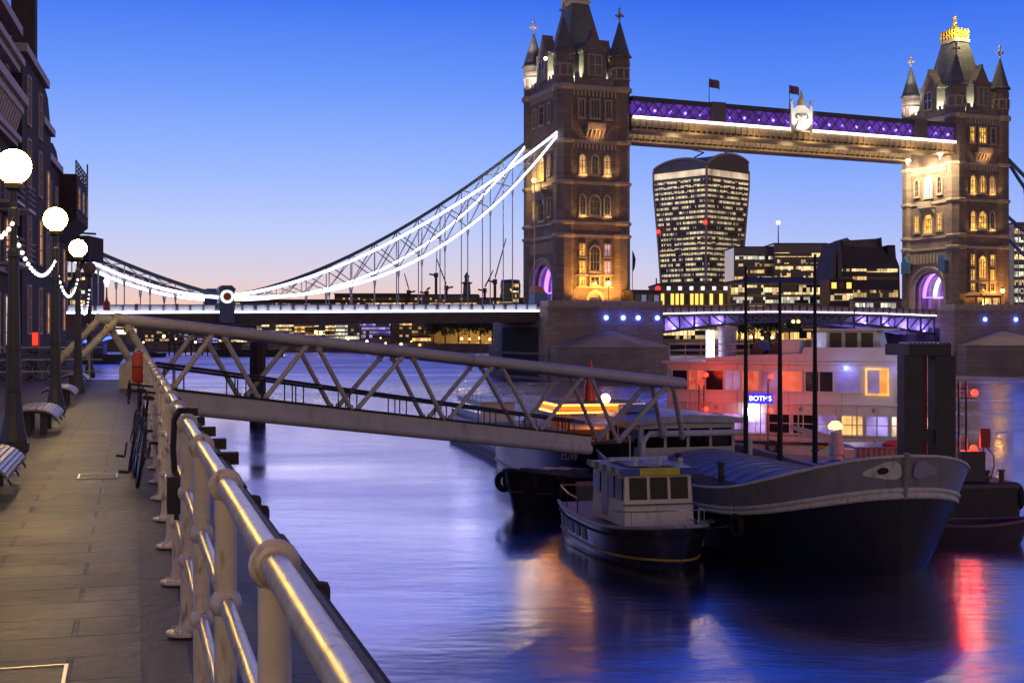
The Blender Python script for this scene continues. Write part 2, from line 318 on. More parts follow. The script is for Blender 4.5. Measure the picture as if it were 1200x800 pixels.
# ------------------------------------------------------------------ promenade (frame: x towards the river, y along the quay)
PAVE = brick('york_paving', (.100, .081, .047), (.060, .048, .029), (.016, .013, .010), 1.15, .46, .55, vert=False, msize=.016, var=.5, nscale=1.1, bump=.6)
COPE = brick('quay_coping', (.075, .065, .06), (.055, .05, .046), (.03, .028, .026), 1.6, .9, .6, vert=False, msize=.015, var=.4, nscale=.8, bump=.6)
QO = (.3, 0, 0)
def qobj(o): o.location = QO; o.rotation_euler = (0, 0, QA); return o
b = MB(); b.add([(-40, -8, QUAY), (-.24, -8, QUAY), (-.24, 46.5, QUAY), (-40, 46.5, QUAY)], [(0, 1, 2, 3)])
tag(qobj(b.build('promenade', PAVE)), kind='structure')
b = MB(); b.box(-.24, .84, -8, 46.5, 5.7, QUAY-.012); tag(qobj(b.build('quay_edge', COPE)), kind='structure')
b = MB(); b.box(-40, .78, 46.2, 46.6, -1, QUAY-.02); b.box(.3, .78, -8, 46.2, -1, 5.69)
o = qobj(b.build('quay_wall', PIERST)); tag(o, 'dark stone river wall holding up the paved promenade', 'wall')
# manhole frames let into the paving
for (off, s, wd, ln, lab, kind) in ((-1.05, 6.33, .95, .8, 'bright metal edged inspection cover near the railing, nearest of the two', 0), (-.64, 15.35, .42, .5, 'small metal edged inspection cover in the paving beside the leaning bicycles', 0)):
    p = quay(off, s, QUAY+.004); t = thing('inspection_cover', lab, 'manhole cover', p, QA, 'inspection covers in the paving')
    MB().box(-wd/2+.02, wd/2-.02, -ln/2+.02, ln/2-.02, 0, .004).build('lid', PAVE, t)
    f = MB(); f.ring([(-wd/2, -ln/2), (wd/2, -ln/2), (wd/2, ln/2), (-wd/2, ln/2)], [(-wd/2+.018, -ln/2+.018), (wd/2-.018, -ln/2+.018), (wd/2-.018, ln/2-.018), (-wd/2+.018, ln/2-.018)], 'z', 0, .009)
    f.build('edge_frame', pm('bright_steel', (.6, .56, .45), .35, .9), t)
# railing
RAILP = pm('railing_paint', (.62, .55, .45), .42, .0, var=.14, scale=7, bump=.15, bscale=22, spec=.5, dirt=.75)
RAILM = pm('worn_steel_rail', (.66, .62, .56), .38, .7, var=.14, scale=7, bump=0, dirt=.5)
rail = thing('quay_railing', 'long three-rail tubular railing with ball collars along the river edge', 'railing', quay(0, 0), QA)
for z, r in ((1.115, .031), (.745, .024), (.385, .024)):
    m = MB(); m.tube((0, -2, z), (0, 36.2, z), r, n=16); m.build('rail', RAILM, rail, smooth=True)
k = 0; y = 1.38
while y < 36.3:
    m = MB(); n = 16 if y < 12 else 10
    m.lathe([(.11, 0), (.11, .014), (.07, .02), (.05, .035), (.042, .06), (.036, .1), (.035, 1.07)], 0, y, n)
    m.torus((0, y, 1.115), .038, .017, 'y', n, 8); m.path([(0, y-.03, 1.115), (0, y-.022, 1.115), (0, y+.022, 1.115), (0, y+.03, 1.115)], [.036, .044, .044, .036], n)
    for z in (.745, .385): m.sphere((0, y, z), .051, n, 8); m.path([(0, y-.055, z), (0, y-.04, z), (0, y+.04, z), (0, y+.055, z)], [.027, .032, .032, .027], n)
    for a in range(4): m.lathe([(.012, .0), (.012, .026), (.001, .027)], .085*math.cos(a*PI/2+.8), y+.085*math.sin(a*PI/2+.8), 6)
    m.build('post', RAILP, rail, smooth=True); y += 1.475
# lock hung over the top rail
t = thing('rail_lock', 'black padded bicycle strap looped over the top rail with a pedal hanging by it', 'bicycle lock', quay(0, 7.75), QA)
m = MB()
for yy in (-.06, -.02, .02): 
    m.path([(-.045, yy, .72), (-.06, yy, .95), (-.052, yy, 1.11), (-.025, yy, 1.158), (.025, yy, 1.158), (.048, yy, 1.11), (.045, yy, 1.04)], .016, 8)
m.build('strap', BLACK, t, smooth=True)
m = MB(); m.box(-.10, .0, -.36, -.22, .79, .82); m.box(-.10, .0, -.36, -.22, .62, .65)
for yy in (-.35, -.24): m.box(-.10, .0, yy-.012, yy+.012, .65, .79)
m.tube((-.05, -.29, .58), (-.05, -.29, .84), .014); m.bar((-.05, -.27, .75), (-.05, .0, .78), .03, .022); m.build('pedal', pm('black_plastic', (.02, .02, .02), .35), t)
# timber fendering on the river side
t = thing('timber_fender', 'rough dark timber fender beam along the outer quay edge with stub ends', 'fender', quay(.78, 0, QUAY), QA)
m = MB(); rr = random.Random(3); y = 3.0
while y < 44:
    L = rr.uniform(2.2, 3.6); m.box(.0+rr.uniform(0, .03), .14+rr.uniform(-.02, .02), y, y+L-.06, -.36, -.07+rr.uniform(-.03, .03)); y += L
m.build('beam', TIMBER, t, bev=.02)
for yy, ln in ((8.6, .0), (13.3, .0), (12.5, .0), (17.6, .14), (19.9, .14), (22.4, .14), (25, .1), (28, .12)):
    m = MB()
    if ln: m.box(.0, .14+ln, yy-.12, yy+.12, -.12, .03)
    else: m.lathe([(.07, -.6), (.085, -.3), (.085, -.06), (.07, -.02), (.02, -.01)], .09, yy, 8)
    m.build('stub', TIMBER, t)
# crossing rail at the end of the promenade
t = thing('end_railing', 'white painted three-bar railing across the far end of the promenade', 'railing', quay(-2.8, 45.2), QA)
WPX = pm('pale_rail_paint', (.5, .48, .42), .5, var=.2)
for z in (1.1, .7, .32): MB().tube((-13.5, 0, z), (1.6, 0, z), .028, n=8).build('rail', WPX, t)
for i in range(7): MB().tube((-13.5+2.45*i, 0, 0), (-13.5+2.45*i, 0, 1.14), .04, n=8).build('post', WPX, t)
# street lamps
GLOBE = em('lit_globe_glass', (1.0, .64, .10), 80)
GOFF = pm('unlit_globe_glass', (.20, .17, .13), .25, var=.2)
def street_lamp(p, lab, lit):
    t = thing('street_lamp', lab, 'street lamp', p, QA, 'globe lamps along the promenade')
    m = MB(); m.box(-.19, .19, -.19, .19, 0, .12); m.lathe([(.20, .12), (.19, .16), (.16, .28), (.125, .48), (.11, .80)], 0, 0, 8, ph=PI/8); m.build('base', IRON, t, bev=.012)
    m = MB(); m.lathe([(.105, .8), (.095, 1.35), (.105, 1.36), (.105, 1.42), (.088, 1.43), (.072, 2.55), (.072, 2.6)], 0, 0, 12)
    m.lathe([(.046, 2.6), (.046, 3.55)], 0, 0, 10); m.build('pole', IRON, t, smooth=True)
    for pr in ([(.072, 2.6), (.084, 2.61), (.084, 2.68), (.06, 2.72)], [(.05, 3.02), (.07, 3.03), (.07, 3.26), (.05, 3.28)], [(.06, 3.5), (.12, 3.53), (.13, 3.6), (.10, 3.61)]):
        m = MB(); m.lathe(pr, 0, 0, 12); m.build('collar', IRON, t, smooth=True)
    g = MB(); g.sphere((0, 0, 3.83), .23, 24, 16); o = g.build('globe', GLOBE if lit else GOFF, t, smooth=True)
    MB().torus((0, 0, 3.83), .231, .010, 'z', 32, 6).build('globe_band', IRON, o, smooth=True)
    return t
def lp(px, d): return V((wx(px, d), d, QUAY))
LAMPS = [(16, 17.7, 1, 'tall black street lamp with the largest lit globe, beside the nearest benches'), (65, 26.0, 1, 'lit globe street lamp standing behind the first whole bench'),
         (91.5, 35.0, 1, 'lit globe street lamp with a thin pole, between the two far benches'), (105, 46.0, 0, 'street lamp at the far railing with its globe unlit and dark')]
for px, d, lit, lab in LAMPS: street_lamp(lp(px, d), lab, lit)
street_lamp(lp(-88, 9.4), 'lit globe street lamp nearest the camera along the promenade', 1)
street_lamp(V((-1.85, .8, QUAY)), 'lit globe street lamp standing beside the photographer', 1)
# strings of fairy lights
BULB = em('fairy_bulb', (1.0, .92, .82), 4)
def garland(p, q, sag, n, lab):
    t = thing('light_garland', lab, 'string lights', p, 0, 'fairy lights hung between the lamps')
    d = q-p; f = lambda u: d*u - V((0, 0, sag*4*u*(1-u)))
    MB().path([f(i/18) for i in range(19)], .008, 5).build('cord', BLACK, t)
    for i in range(n):
        u = (i+.5)/n; m = MB(); c = f(u); m.sphere((c.x, c.y, c.z-.05), .03, 8, 6); m.build('bulb', BULB, t, smooth=True)
L = [lp(a, d) for a, d, *_ in LAMPS]; zz = V((0, 0, 3.15))
garland(lp(-88, 9.4)+zz, L[0]+zz, .5, 15, 'string of white bulbs hanging to the left of the nearest lit lamp')
garland(L[0]+V((0, 0, 3.0)), L[1]+V((0, 0, 3.08)), .44, 17, 'string of white bulbs drooping between the first and second lit lamps')
garland(L[1]+V((0, 0, 2.95)), L[2]+V((0, 0, 3.1)), .55, 16, 'string of white bulbs drooping between the second and third lit lamps')
garland(L[2]+V((0, 0, 3.0)), L[3]+V((0, 0, 3.2)), .9, 20, 'string of white bulbs drooping from third lamp to the unlit lamp')
# benches
SLAT = pm('bench_steel', (.33, .33, .36), .38, .6, var=.2)
def bench(p, lab):
    t = thing('bench', lab, 'bench', p, QA, 'slatted benches along the promenade')
    prof = [(-.37, .33), (-.32, .37), (-.24, .395), (-.12, .405), (.02, .405), (.14, .39), (.24, .35), (.31, .29), (.35, .22)]
    L = 2.1; m = MB()
    # closely set slats run the length of the seat
    pts = []
    for i in range(len(prof)-1):
        for u in (0, .5): pts.append(tuple(prof[i][j]*(1-u)+prof[i+1][j]*u for j in (0, 1)))
    for i in range(len(pts)-1):
        (x0, z0), (x1, z1) = pts[i], pts[i+1]; dx, dz = x1-x0, z1-z0
        a, c = (x0+dx*.12, z0+dz*.12), (x0+dx*.88, z0+dz*.88)
        m.prism([a, c, (c[0], c[1]-.03), (a[0], a[1]-.03)], 'y', -L/2, L/2)
    m.build('seat', SLAT, t)
    for yy in (-L/2+.18, 0, L/2-.18):
        m = MB(); m.loft([[(x, yy-.025, z-.034) for x, z in prof], [(x, yy+.025, z-.034) for x, z in prof], [(x, yy+.025, z-.075) for x, z in prof], [(x, yy-.025, z-.075) for x, z in prof]], closed=True, wrap=False)
        m.build('seat_bracket', IRON, t)
    for yy in (-.62, .62):
        for x in (-.16, .10): MB().box(x-.05, x+.05, yy-.07, yy+.07, 0, .345).build('leg', IRON, t)
    return t
for s_d, off, lab in ((13.1, -1.72, 'slatted steel bench in front of the nearest lit lamp, partly cut off'), (21.4, -1.72, 'slatted bench with a curved front edge between the first and second lamps'),
                      (29.4, -1.78, 'slatted bench with a curved front edge between the second and third lamps'), (38.4, -1.8, 'small far slatted bench just past the third lamp')):
    x = .3-.29*s_d + off*1.04; bench((x, s_d, QUAY), lab)
# bicycles
def bicycle(loc, rz, lean, lab, frame, drop=True, group=None):
    t = thing('bicycle', lab, 'bicycle', loc, rz, group); t.rotation_euler = (0, lean, rz)      # y = forward
    RIM = pm('alloy_rim', (.5, .5, .5), .3, .9); FR = frame
    for yy in (-.5, .52):
        w = MB(); w.torus((0, yy, .34), .325, .017, 'x', 32, 8); wo = w.build('wheel', BLACK, t, smooth=True)
        r = MB(); r.torus((0, yy, .34), .302, .010, 'x', 32, 6); r.tube((-.04, yy, .34), (.04, yy, .34), .018)
        for k in range(16):
            a = 2*PI*k/16; r.tube((.02 if k % 2 else -.02, yy, .34), (0, yy+.3*math.cos(a), .34+.3*math.sin(a)), .0018, n=4)
        r.build('rim', RIM, wo, smooth=True)
    BB, ST, HT, HB, RA, FA = (0, -.08, .28), (0, -.24, .80), (0, .36, .86), (0, .40, .70), (0, -.5, .34), (0, .52, .34)
    f = MB()
    for p, q, r in ((BB, ST, .016), (ST, HT, .016), (BB, HB, .019), (HB, HT, .02)): f.tube(p, q, r)
    for sx in (-.045, .045):
        f.tube((sx*.4, BB[1], BB[2]), (sx, RA[1], RA[2]), .009); f.tube((sx*.3, ST[1], ST[2]-.05), (sx, RA[1], RA[2]), .008)
    f.build('frame', FR, t, smooth=True)
    f = MB()
    for sx in (-.05, .05): f.path([(sx*.6, .41, .66), (sx, .43, .58), (sx, .52, .34)], .010, 8)
    f.build('fork', FR, t, smooth=True)
    f = MB(); f.tube((0, .36, .86), (0, .35, .93), .014); f.tube((0, .35, .93), (0, .43, .95), .013)
    if drop:
        f.tube((-.17, .43, .95), (.17, .43, .95), .013)
        for sx in (-.17, .17): f.path([(sx, .43, .95), (sx, .52, .945), (sx, .56, .89), (sx, .53, .83), (sx, .45, .81)], .015, 8); f.path([(sx, .54, .95), (sx, .58, .99), (sx, .59, .9)], .012, 6)
    else: f.path([(-.3, .33, .99), (-.2, .42, .98), (0, .43, .96), (.2, .42, .98), (.3, .33, .99)], .013, 8)
    f.build('handlebar', BLACK, t, smooth=True)
    f = MB(); f.tube((0, -.24, .8), (0, -.27, .91), .013); f.loft([[(x*w_, y_, z_) for x, z_ in ((-1, .92), (-.6, .945), (.6, .945), (1, .92), (.6, .905), (-.6, .905))] for y_, w_ in ((-.4, .07), (-.33, .075), (-.22, .03), (-.13, .02))])
    f.build('saddle', BLACK, t, smooth=True)
    f = MB(); f.path([(.05, -.08+.09*math.cos(a), .28+.09*math.sin(a)) for a in [2*PI*i/20 for i in range(20)]], .008, 5, closed=True); f.path([(.05, -.08, .37), (.05, -.5, .385), (.05, -.5, .30), (.05, -.08, .19)], .006, 4)
    f.build('drivetrain', STEELD, t)
    for sx, a in ((-.09, -1.9), (.09, -1.9+PI)):
        q = (sx, -.08+.17*math.cos(a), .28+.17*math.sin(a)); f = MB(); f.tube((sx, -.08, .28), q, .011); f.box(min(q[0], q[0]+math.copysign(.1, sx)), max(q[0], q[0]+math.copysign(.1, sx)), q[1]-.045, q[1]+.045, q[2]-.014, q[2]+.014)
        f.build('pedal', BLACK, t)
    for sy in (-.5, .52):
        pass
    return t
bicycle(quay(-.24, 14.6), QA+.02, .13, 'dark racing bicycle leaning on the railing, nearer of the two', pm('dark_bike_frame', (.03, .03, .035), .3, coat=.5), True, 'bicycles leaning on the quay railing')
bicycle(quay(-.28, 16.45), QA-.03, .13, 'black bicycle with a lime headset leaning on the railing ahead of another', pm('black_bike_frame', (.02, .025, .02), .3, coat=.5), True, 'bicycles leaning on the quay railing')
m = MB(); m.tube((0, .355, .865), (0, .35, .92), .024); m.build('headset', pm('lime_paint', (.35, .8, .05), .4), [o for o in COL.objects if o.name.startswith('bicycle') and o.type == 'EMPTY'][-1])
for i, (px, d, c, lab) in enumerate(((30, 43.6, (.05, .12, .35), 'blue bicycle parked against the far white railing'), (48, 43.9, (.12, .10, .10), 'dark bicycle parked against the far white railing behind a lamp pole'), (8, 43.3, (.03, .03, .03), 'black bicycle parked at the left end of the far white railing'))):
    bicycle((wx(px, d), d, QUAY), QA+PI/2+.15*(i-1), .08, lab, pm('parked_frame_%s' % ('blue', 'brown', 'black')[i], c, .35), False, 'bicycles parked at the far railing')
# life-ring locker on the railing
t = thing('lifebelt_case', 'tall red lifebelt case fixed to the railing by the gangway', 'lifebelt case', quay(-.12, 30.0), QA)
m = MB(); m.lathe([(.02, .48), (.12, .50), (.15, .58), (.15, 1.05), (.13, 1.16), (.02, 1.18)], 0, 0, 14); m.build('case', pm('red_plastic', (.45, .05, .02), .4, var=.15), t, smooth=True)
m = MB(); m.torus((0, 0, .84), .152, .012, 'z', 20, 6); m.tube((0, .1, 0), (0, .1, 1.2), .03); m.build('bracket', IRON, t)
# ------------------------------------------------------------------ gangway down to the pontoon
GWP = pm('gangway_paint', (.52, .50, .47), .5, var=.12, scale=.8, dirt=.3)
gA, gB = V((wx(135, 37.8), 37.8, wz(373, 37.8))), V((wx(800, 55.5), 55.5, wz(449, 55.5)))
gC, gD = V((wx(188, 39.1), 39.1, wz(464, 39.1))), V((wx(690, 53.3), 53.3, wz(517, 53.3)))
gw = thing('gangway', 'long grey tubular truss footbridge sloping down from the quay to the moored boats', 'gangway', (gA.x, gA.y, QUAY))
goff = -gw.location
gdir = (gB-gA); gdir.z = 0; gdir.normalize(); gperp = V((-gdir.y, gdir.x, 0))*1.15
def at_px(A, B, px):
    lo, hi = -.3, 1.6
    for _ in range(40):
        q = (lo+hi)/2; p = A.lerp(B, q)
        lo, hi = (q, hi) if 600+FOC*p.x/p.y < px else (lo, q)
    return A.lerp(B, lo)
top = lambda t: gA.lerp(gB, t); bot = lambda t: gC.lerp(gD, t)
DECKW = pm('gangway_deck', (.05, .05, .055), .7)
for sd in (0, 1):
    o3 = gperp*sd
    MB().path([top(0)+o3, top(.5)+o3, top(1)+o3], [.165, .185, .235], 18).build('top_chord', GWP, gw, goff, True)
    m = MB(); m.bar(bot(0)+o3-V((0, 0, .05)), bot(1)+o3-V((0, 0, .05)), .24, .5); m.path([bot(0)+o3-V((0, 0, .32)), bot(1)+o3-V((0, 0, .32))], [.17, .22], 14); m.build('bottom_girder', GWP, gw, goff)
    MB().bar(bot(0)+o3+V((0, 0, .235)), bot(1)+o3+V((0, 0, .235)), .3, .075).build('rubber_kerb', BLACK, gw, goff)
    # nodes of the upper chord stand midway between the nodes of the lower girder
    for k in range(7):
        P = at_px(gA, gB, (141, 255, 366, 478, 583, 688, 786)[k])+o3
        for j in (k-1, k):
            if j < 0:
                if sd == 0 or True: B = V((gA.x-1.05, gA.y-.2, wz(424, 37.3)))+o3
            elif j < 6: B = at_px(gC, gD, (198, 306, 414, 522, 630, 724)[j])+o3 + V((0, 0, .1))
            else: B = at_px(gC, gD, 800)+o3+V((0, 0, .6))
            r = .085 if 0 < k < 6 else .115
            A_ = P+V((0, 0, -.05))+gdir*(.12 if j == k else -.12); dv = (B-A_).normalized(); m = MB(); m.tube(A_, B, r*.92, r, 12)
            for e, sg in ((A_, 1), (B, -1)): m.tube(e+dv*sg*.26, e+dv*sg*.30, r*1.45, r*1.45, 12)
            m.build('diagonal', GWP, gw, goff, True)
    hb = MB()
    inn = o3 + gperp.normalized()*(.25 if sd == 0 else -.25)
    for z in (1.0, .9): hb.tube(bot(0)+inn+V((0, 0, z)), bot(1)+inn+V((0, 0, z*.8)), .03, n=8)
    hb.build('handrail', STEELD, gw, goff)
    for k in range(9):
        for dd in (-.008, .008):
            p = bot(.04+k*.115+dd)+inn; MB().tube(p, p+V((0, 0, 1.0-.2*k/9)), .022, n=6).build('handrail_post', STEELD, gw, goff)
m = MB(); m.add([bot(0)+V((0, 0, .2)), bot(1)+V((0, 0, .2)), bot(1)+gperp+V((0, 0, .2)), bot(0)+gperp+V((0, 0, .2))], [(0, 1, 2, 3)]); m.add([bot(0)+V((0, 0, .08)), bot(1)+V((0, 0, .08)), bot(1)+gperp+V((0, 0, .08)), bot(0)+gperp+V((0, 0, .08))], [(0, 1, 2, 3)])
for k in range(14):
    p = bot(k/13); m.bar(p, p+gperp, .12, .16)
m.build('walkway_deck', DECKW, gw, goff)
# landing gusset plate at the quay
m = MB(); pl = [(wx(x, 36.6)-gA.x, wz(y, 36.6)-QUAY) for x, y in ((137, 455), (137, 432), (143, 425), (154, 421), (156, 408), (164, 408), (167, 420), (172, 426), (172, 455))]
m.prism(pl, 'y', -1.0, -.85); m.build('gusset_plate', pm('pale_plate', (.42, .40, .36), .4, .2, dirt=.2), gw)
# lone mooring pile in the river
PX, PD = wx(302, 112), 112
t = thing('mooring_pile', 'thick lone timber pile standing in open water beyond the gangway', 'pile', (PX, PD, 0)); m = MB()
m.lathe([(.68, -1), (.70, 3), (.66, 7.1), (.5, 7.25), (.02, 7.3)], 0, 0, 9); m.build('trunk_timber', TIMBER, t)
# ------------------------------------------------------------------ the bridge (frame: x along the bridge to the north, y up-river)
def bpart(mb, name, mat, par, z0=0.0, smooth=False): return mb.build(name, mat, par, (0, 0, -z0), smooth)
PZ = 12.2
def pier(u, lab):
    r = thing('bridge_pier', lab, 'bridge pier', bridge(u, 0, 0), AZ, 'stone piers of the bridge')
    m = MB(); m.box(-10.6, 10.6, -12.6, 13.2, -2, PZ-.5); m.build('body', PIERST, r)
    m = MB(); m.box(-10.9, 10.9, -12.9, 13.5, PZ-.5, PZ); m.box(-10.85, 10.85, -12.85, 13.45, 4.2, 4.6); m.build('coping', PIERST, r)
    for sg, y0 in ((-1, -12.62), (1, 13.22)):
        pl = [(-10.3, y0), (-10.3, y0+sg*3), (-6.0, y0+sg*10), (0, y0+sg*13.5), (6.0, y0+sg*10), (10.3, y0+sg*3), (10.3, y0)]
        m = MB(); m.prism(pl, 'z', -2, 5.6)
        top_ = (0, y0, 8.4); vs = [(x, y, 5.62) for x, y in pl]+[top_]; m.add(vs, [(i, i+1, 7) for i in range(6)])
        m.build('cutwater', PIERST, r)
    m = MB(); m.box(-10.5, 10.5, -12.5, -12.2, PZ+.01, PZ+1.0); m.box(-10.5, -10.2, -12.2, -8.6, PZ+.01, PZ+1.0); m.box(10.2, 10.5, -12.2, -8.6, PZ+.01, PZ+1.0)
    for i in range(9): m.box(-10.6+i*2.6, -10.25+i*2.6, -12.6, -12.15, PZ+.01, PZ+1.12)
    m.build('parapet', ASHLAR, r)
    m = MB(); m.box(-10.63, -10.45, -8.5, 8.5, .5, 8.8); m.build('recess_shade', pm('recess_shade_paint', (.03, .026, .024), .9), r)  # flat dark panel on the pier side; its colour paints the shade under the deck
    return r
PS = pier(0, 'stone pier under the nearer, left-hand bridge tower'); PN = pier(82.3, 'stone pier under the farther, right-hand bridge tower')
BLUESPOT = em('blue_spot_lamp', (.08, .16, 1.0), 14)
for root, u, pxs in ((PS, 0, (710, 730, 747.5, 770)), (PN, 82.3, (1154, 1190))):
    for px in pxs:
        x = u_at(px, 12.6)-u; m = MB(); m.prism([(x+.36*math.cos(a), 10.4+.36*math.sin(a)) for a in [2*PI*i/12 for i in range(12)]], 'y', -12.85, -12.62); m.build('blue_lamp', BLUESPOT, root)
        lamp('blue_lamp_light', bridge(u+x, 13.9, 10.4), 45, (.06, .1, 1.0), .3)
FRAMEM = pm('window_stone', (.44, .37, .30), .75, var=.15)
LITG = em('gold_lit_pane', (1.0, .55, .10), .8, .8, 1.3); LITW = em('pale_lit_pane', (1.0, .62, .25), .3, .9, 1.3); LITP = em('violet_lit_pane', (.75, .5, .9), .35, .7, 1.3)
MULL = pm('mullion_stone', (.24, .2, .17), .8)
def window(par, face, a, zc, w, h, pane, pointed=True, lights=1):
    """face e: east wall (a along x, y = -fy); face s: south wall (a along y, x = -fx)"""
    hw = w/2; sh = h/2 - (hw*1.05 if pointed else 0)
    def outline(k, o):
        pts = [(a-hw-o, zc-h/2-o), (a+hw+o, zc-h/2-o), (a+hw+o, zc+sh)]
        if pointed: pts += [(a+(hw+o)*.72, zc+sh+(h/2-sh+o)*.62), (a, zc+h/2+o), (a-(hw+o)*.72, zc+sh+(h/2-sh+o)*.62)]
        else: pts += [(a+hw+o, zc+h/2+o), (a, zc+h/2+o), (a-hw-o, zc+h/2+o)]
        return pts + [(a-hw-o, zc+sh)]
    ax, d = ('y', -7.82) if face == 'e' else ('x', -6.32)
    m = MB(); m.prism(outline(0, -.01), ax, d-.05, d+.02); o = bpart(m, 'window', pane, par, PZ)
    f = MB(); f.ring(outline(0, .22), outline(0, 0), ax, d-.30, d+.02)
    f.prism([(a-hw-.35, zc-h/2-.42), (a+hw+.35, zc-h/2-.42), (a+hw+.35, zc-h/2-.23), (a-hw-.35, zc-h/2-.23)], ax, d-.42, d+.02)
    bpart(f, 'window_frame', FRAMEM, o, PZ)
    f = MB()
    for i in range(1, lights+1):
        c = a - hw + w*i/(lights+1); f.prism([(c-.05, zc-h/2), (c+.05, zc-h/2), (c+.05, zc+sh+.2), (c-.05, zc+sh+.2)], ax, d-.16, d-.05)
    for q in ((.0, ) if h < 2.6 else (-.17*h, .17*h)): f.prism([(a-hw, zc+q-.05), (a+hw, zc+q-.05), (a+hw, zc+q+.05), (a-hw, zc+q+.05)], ax, d-.15, d-.05)
    bpart(f, 'mullion', MULL, o, PZ)
    return o
def finial(m, x, y, z, s=1.0):
    m.lathe([(.28*s, z-.2), (.16*s, z), (.13*s, z+1.0*s), (.32*s, z+1.15*s), (.13*s, z+1.3*s), (.11*s, z+1.9*s)], x, y, 8)
    m.box(x-.95*s, x+.95*s, y-.14, y+.14, z+1.6*s, z+2.0*s); m.box(x-.14, x+.14, y-.95*s, y+.95*s, z+1.6*s, z+2.0*s)
    m.lathe([(.14*s, z+1.9*s), (.3*s, z+2.3*s), (.16*s, z+2.7*s), (.3*s, z+3.0*s), (.02, z+3.7*s)], x, y, 8)
TX, TY = 6.95-1.7, 8.45-1.7
def tower(u, lab, north):
    r = thing('bridge_tower', lab, 'bridge tower', bridge(u, 0, PZ), AZ, 'gothic towers of the bridge')
    zc = [24.4, 26.6, 33.4, 40.4, 49.6]
    # shaft with the road arch right through it
    aw, ah = 4.6, 20.0
    arch = [(aw*math.cos(t), 16.2+(ah-16.2)*math.sin(t)*(1.0)) for t in [PI*i/14 for i in range(15)]]
    poly = [(-7.8, PZ), (-aw, PZ)] + [(-x, z) for x, z in arch] + [(aw, PZ), (7.8, PZ), (7.8, 49.6), (-7.8, 49.6)]
    poly = [(-7.8, PZ), (-aw, PZ)] + sorted([(x, z) for x, z in arch], key=lambda q: q[0]) + [(aw, PZ), (7.8, PZ), (7.8, 49.6), (-7.8, 49.6)]
    m = MB(); m.prism(poly, 'x', -6.3, 6.3); bpart(m, 'shaft', STONE, r, PZ)
    for k, (o, d) in enumerate(((.9, .38), (.45, .25), (.12, .12))):
        A = [(-(aw+o), PZ)]+[(-(aw+o)*math.cos(t), 16.2+(ah-16.2+o)*math.sin(t)) for t in [PI*i/14 for i in range(15)]]+[(aw+o, PZ)]
        B = [(-(aw+o-.36), PZ)]+[(-(aw+o-.36)*math.cos(t), 16.2+(ah-16.2+o-.36)*math.sin(t)) for t in [PI*i/14 for i in range(15)]]+[(aw+o-.36, PZ)]
        m = MB(); m.ring(A, B, 'x', -6.3-d, -6.25); bpart(m, 'arch_moulding', FRAMEM, r, PZ)
    # ribs of the vault with their light strips
    for k in range(5):
        x = -5.4+2.4*k; o = -.25
        A = [(-(aw-.02)*math.cos(t), 16.2+(ah-16.2-.02)*math.sin(t)) for t in [PI*i/14 for i in range(15)]]
        B = [(-(aw-.5)*math.cos(t), 16.2+(ah-16.2-.5)*math.sin(t)) for t in [PI*i/14 for i in range(15)]]
        m = MB(); m.ring([(-aw+.02, PZ)]+A+[(aw-.02, PZ)], [(-aw+.5, PZ)]+B+[(aw-.5, PZ)], 'x', x, x+.5); bpart(m, 'vault_rib', ASHLAR, r, PZ)
    for x, c in ((-4.2, 'v'), (-1.6, 'w'), (.9, 'v'), (3.2, 'o')):
        ma = {'v': em('violet_strip', (.28, .12, 1.0), 2.6), 'w': em('lilac_strip', (.75, .6, 1.0), 2.0), 'o': em('amber_strip', (1.0, .45, .12), 1.8)}[c]
        A = [(-(aw-.03)*math.cos(t), 15.0+(ah-15.0-.05)*math.sin(t)) for t in [PI*i/14 for i in range(15)]]; B = [(p*.93, z-.25) for p, z in A]
        m = MB(); m.ring(A, B, 'x', x, x+.7); bpart(m, 'arch_light', ma, r, PZ)
    lamp('arch_light', bridge(u-2, 0, PZ+3.2), 500, (.35, .15, 1.0), .5)
    # corner turrets
    for sx in (-1, 1):
        for sy in (-1, 1):
            x, y = sx*TX, sy*TY; P = PI/8
            m = MB(); pr = [(1.92, PZ), (1.92, 14.0), (1.82, 14.2), (1.82, 24.2), (1.76, 24.6), (1.76, 49.3), (2.0, 49.7), (1.72, 50.2), (1.70, 53.6), (1.82, 53.8), (1.82, 54.4), (1.72, 54.5), (1.72, 55.2)]
            m.lathe(pr, x, y, 8, 0, P); to = bpart(m, 'turret', STONE, r, PZ)
            m = MB(); m.lathe([(2.12, 55.2), (2.12, 55.45), (1.82, 55.7), (.95, 58.6), (.18, 61.3)], x, y, 8, 0, P); bpart(m, 'spire', SLATE, to, PZ)
            m = MB(); finial(m, x, y, 61.0, .82); bpart(m, 'finial', ASHLAR, to, PZ)
            m = MB()
            for a in range(8):
                c, s_ = math.cos(P+a*PI/4+PI/8), math.sin(P+a*PI/4+PI/8); m.box(x+1.66*c-.12, x+1.66*c+.12, y+1.66*s_-.12, y+1.66*s_+.12, 51.4, 53.2)
            for zb in (51.3, 53.15): m.lathe([(1.6, zb-.12), (1.86, zb-.12), (1.86, zb+.12), (1.6, zb+.12)], x, y, 8, 0, P)
            bpart(m, 'turret_panel', FRAMEM, to, PZ)
    for z in zc:
        m = MB(); h = .34 if z < 49 else .55; o = .22 if z < 49 else .4
        m.box(-6.3-o, 6.3+o, -7.8-o, 7.8+o, z-h, z+h*.4)
        for sx in (-1, 1):
            for sy in (-1, 1): m.lathe([(1.78, z-h-.1), (2.02+o*.3, z-h+.2), (2.02+o*.3, z+h*.4+.05), (1.7, z+h*.4+.2)], sx*TX, sy*TY, 8, 0, PI/8)
        bpart(m, 'string_course', ASHLAR, r, PZ)
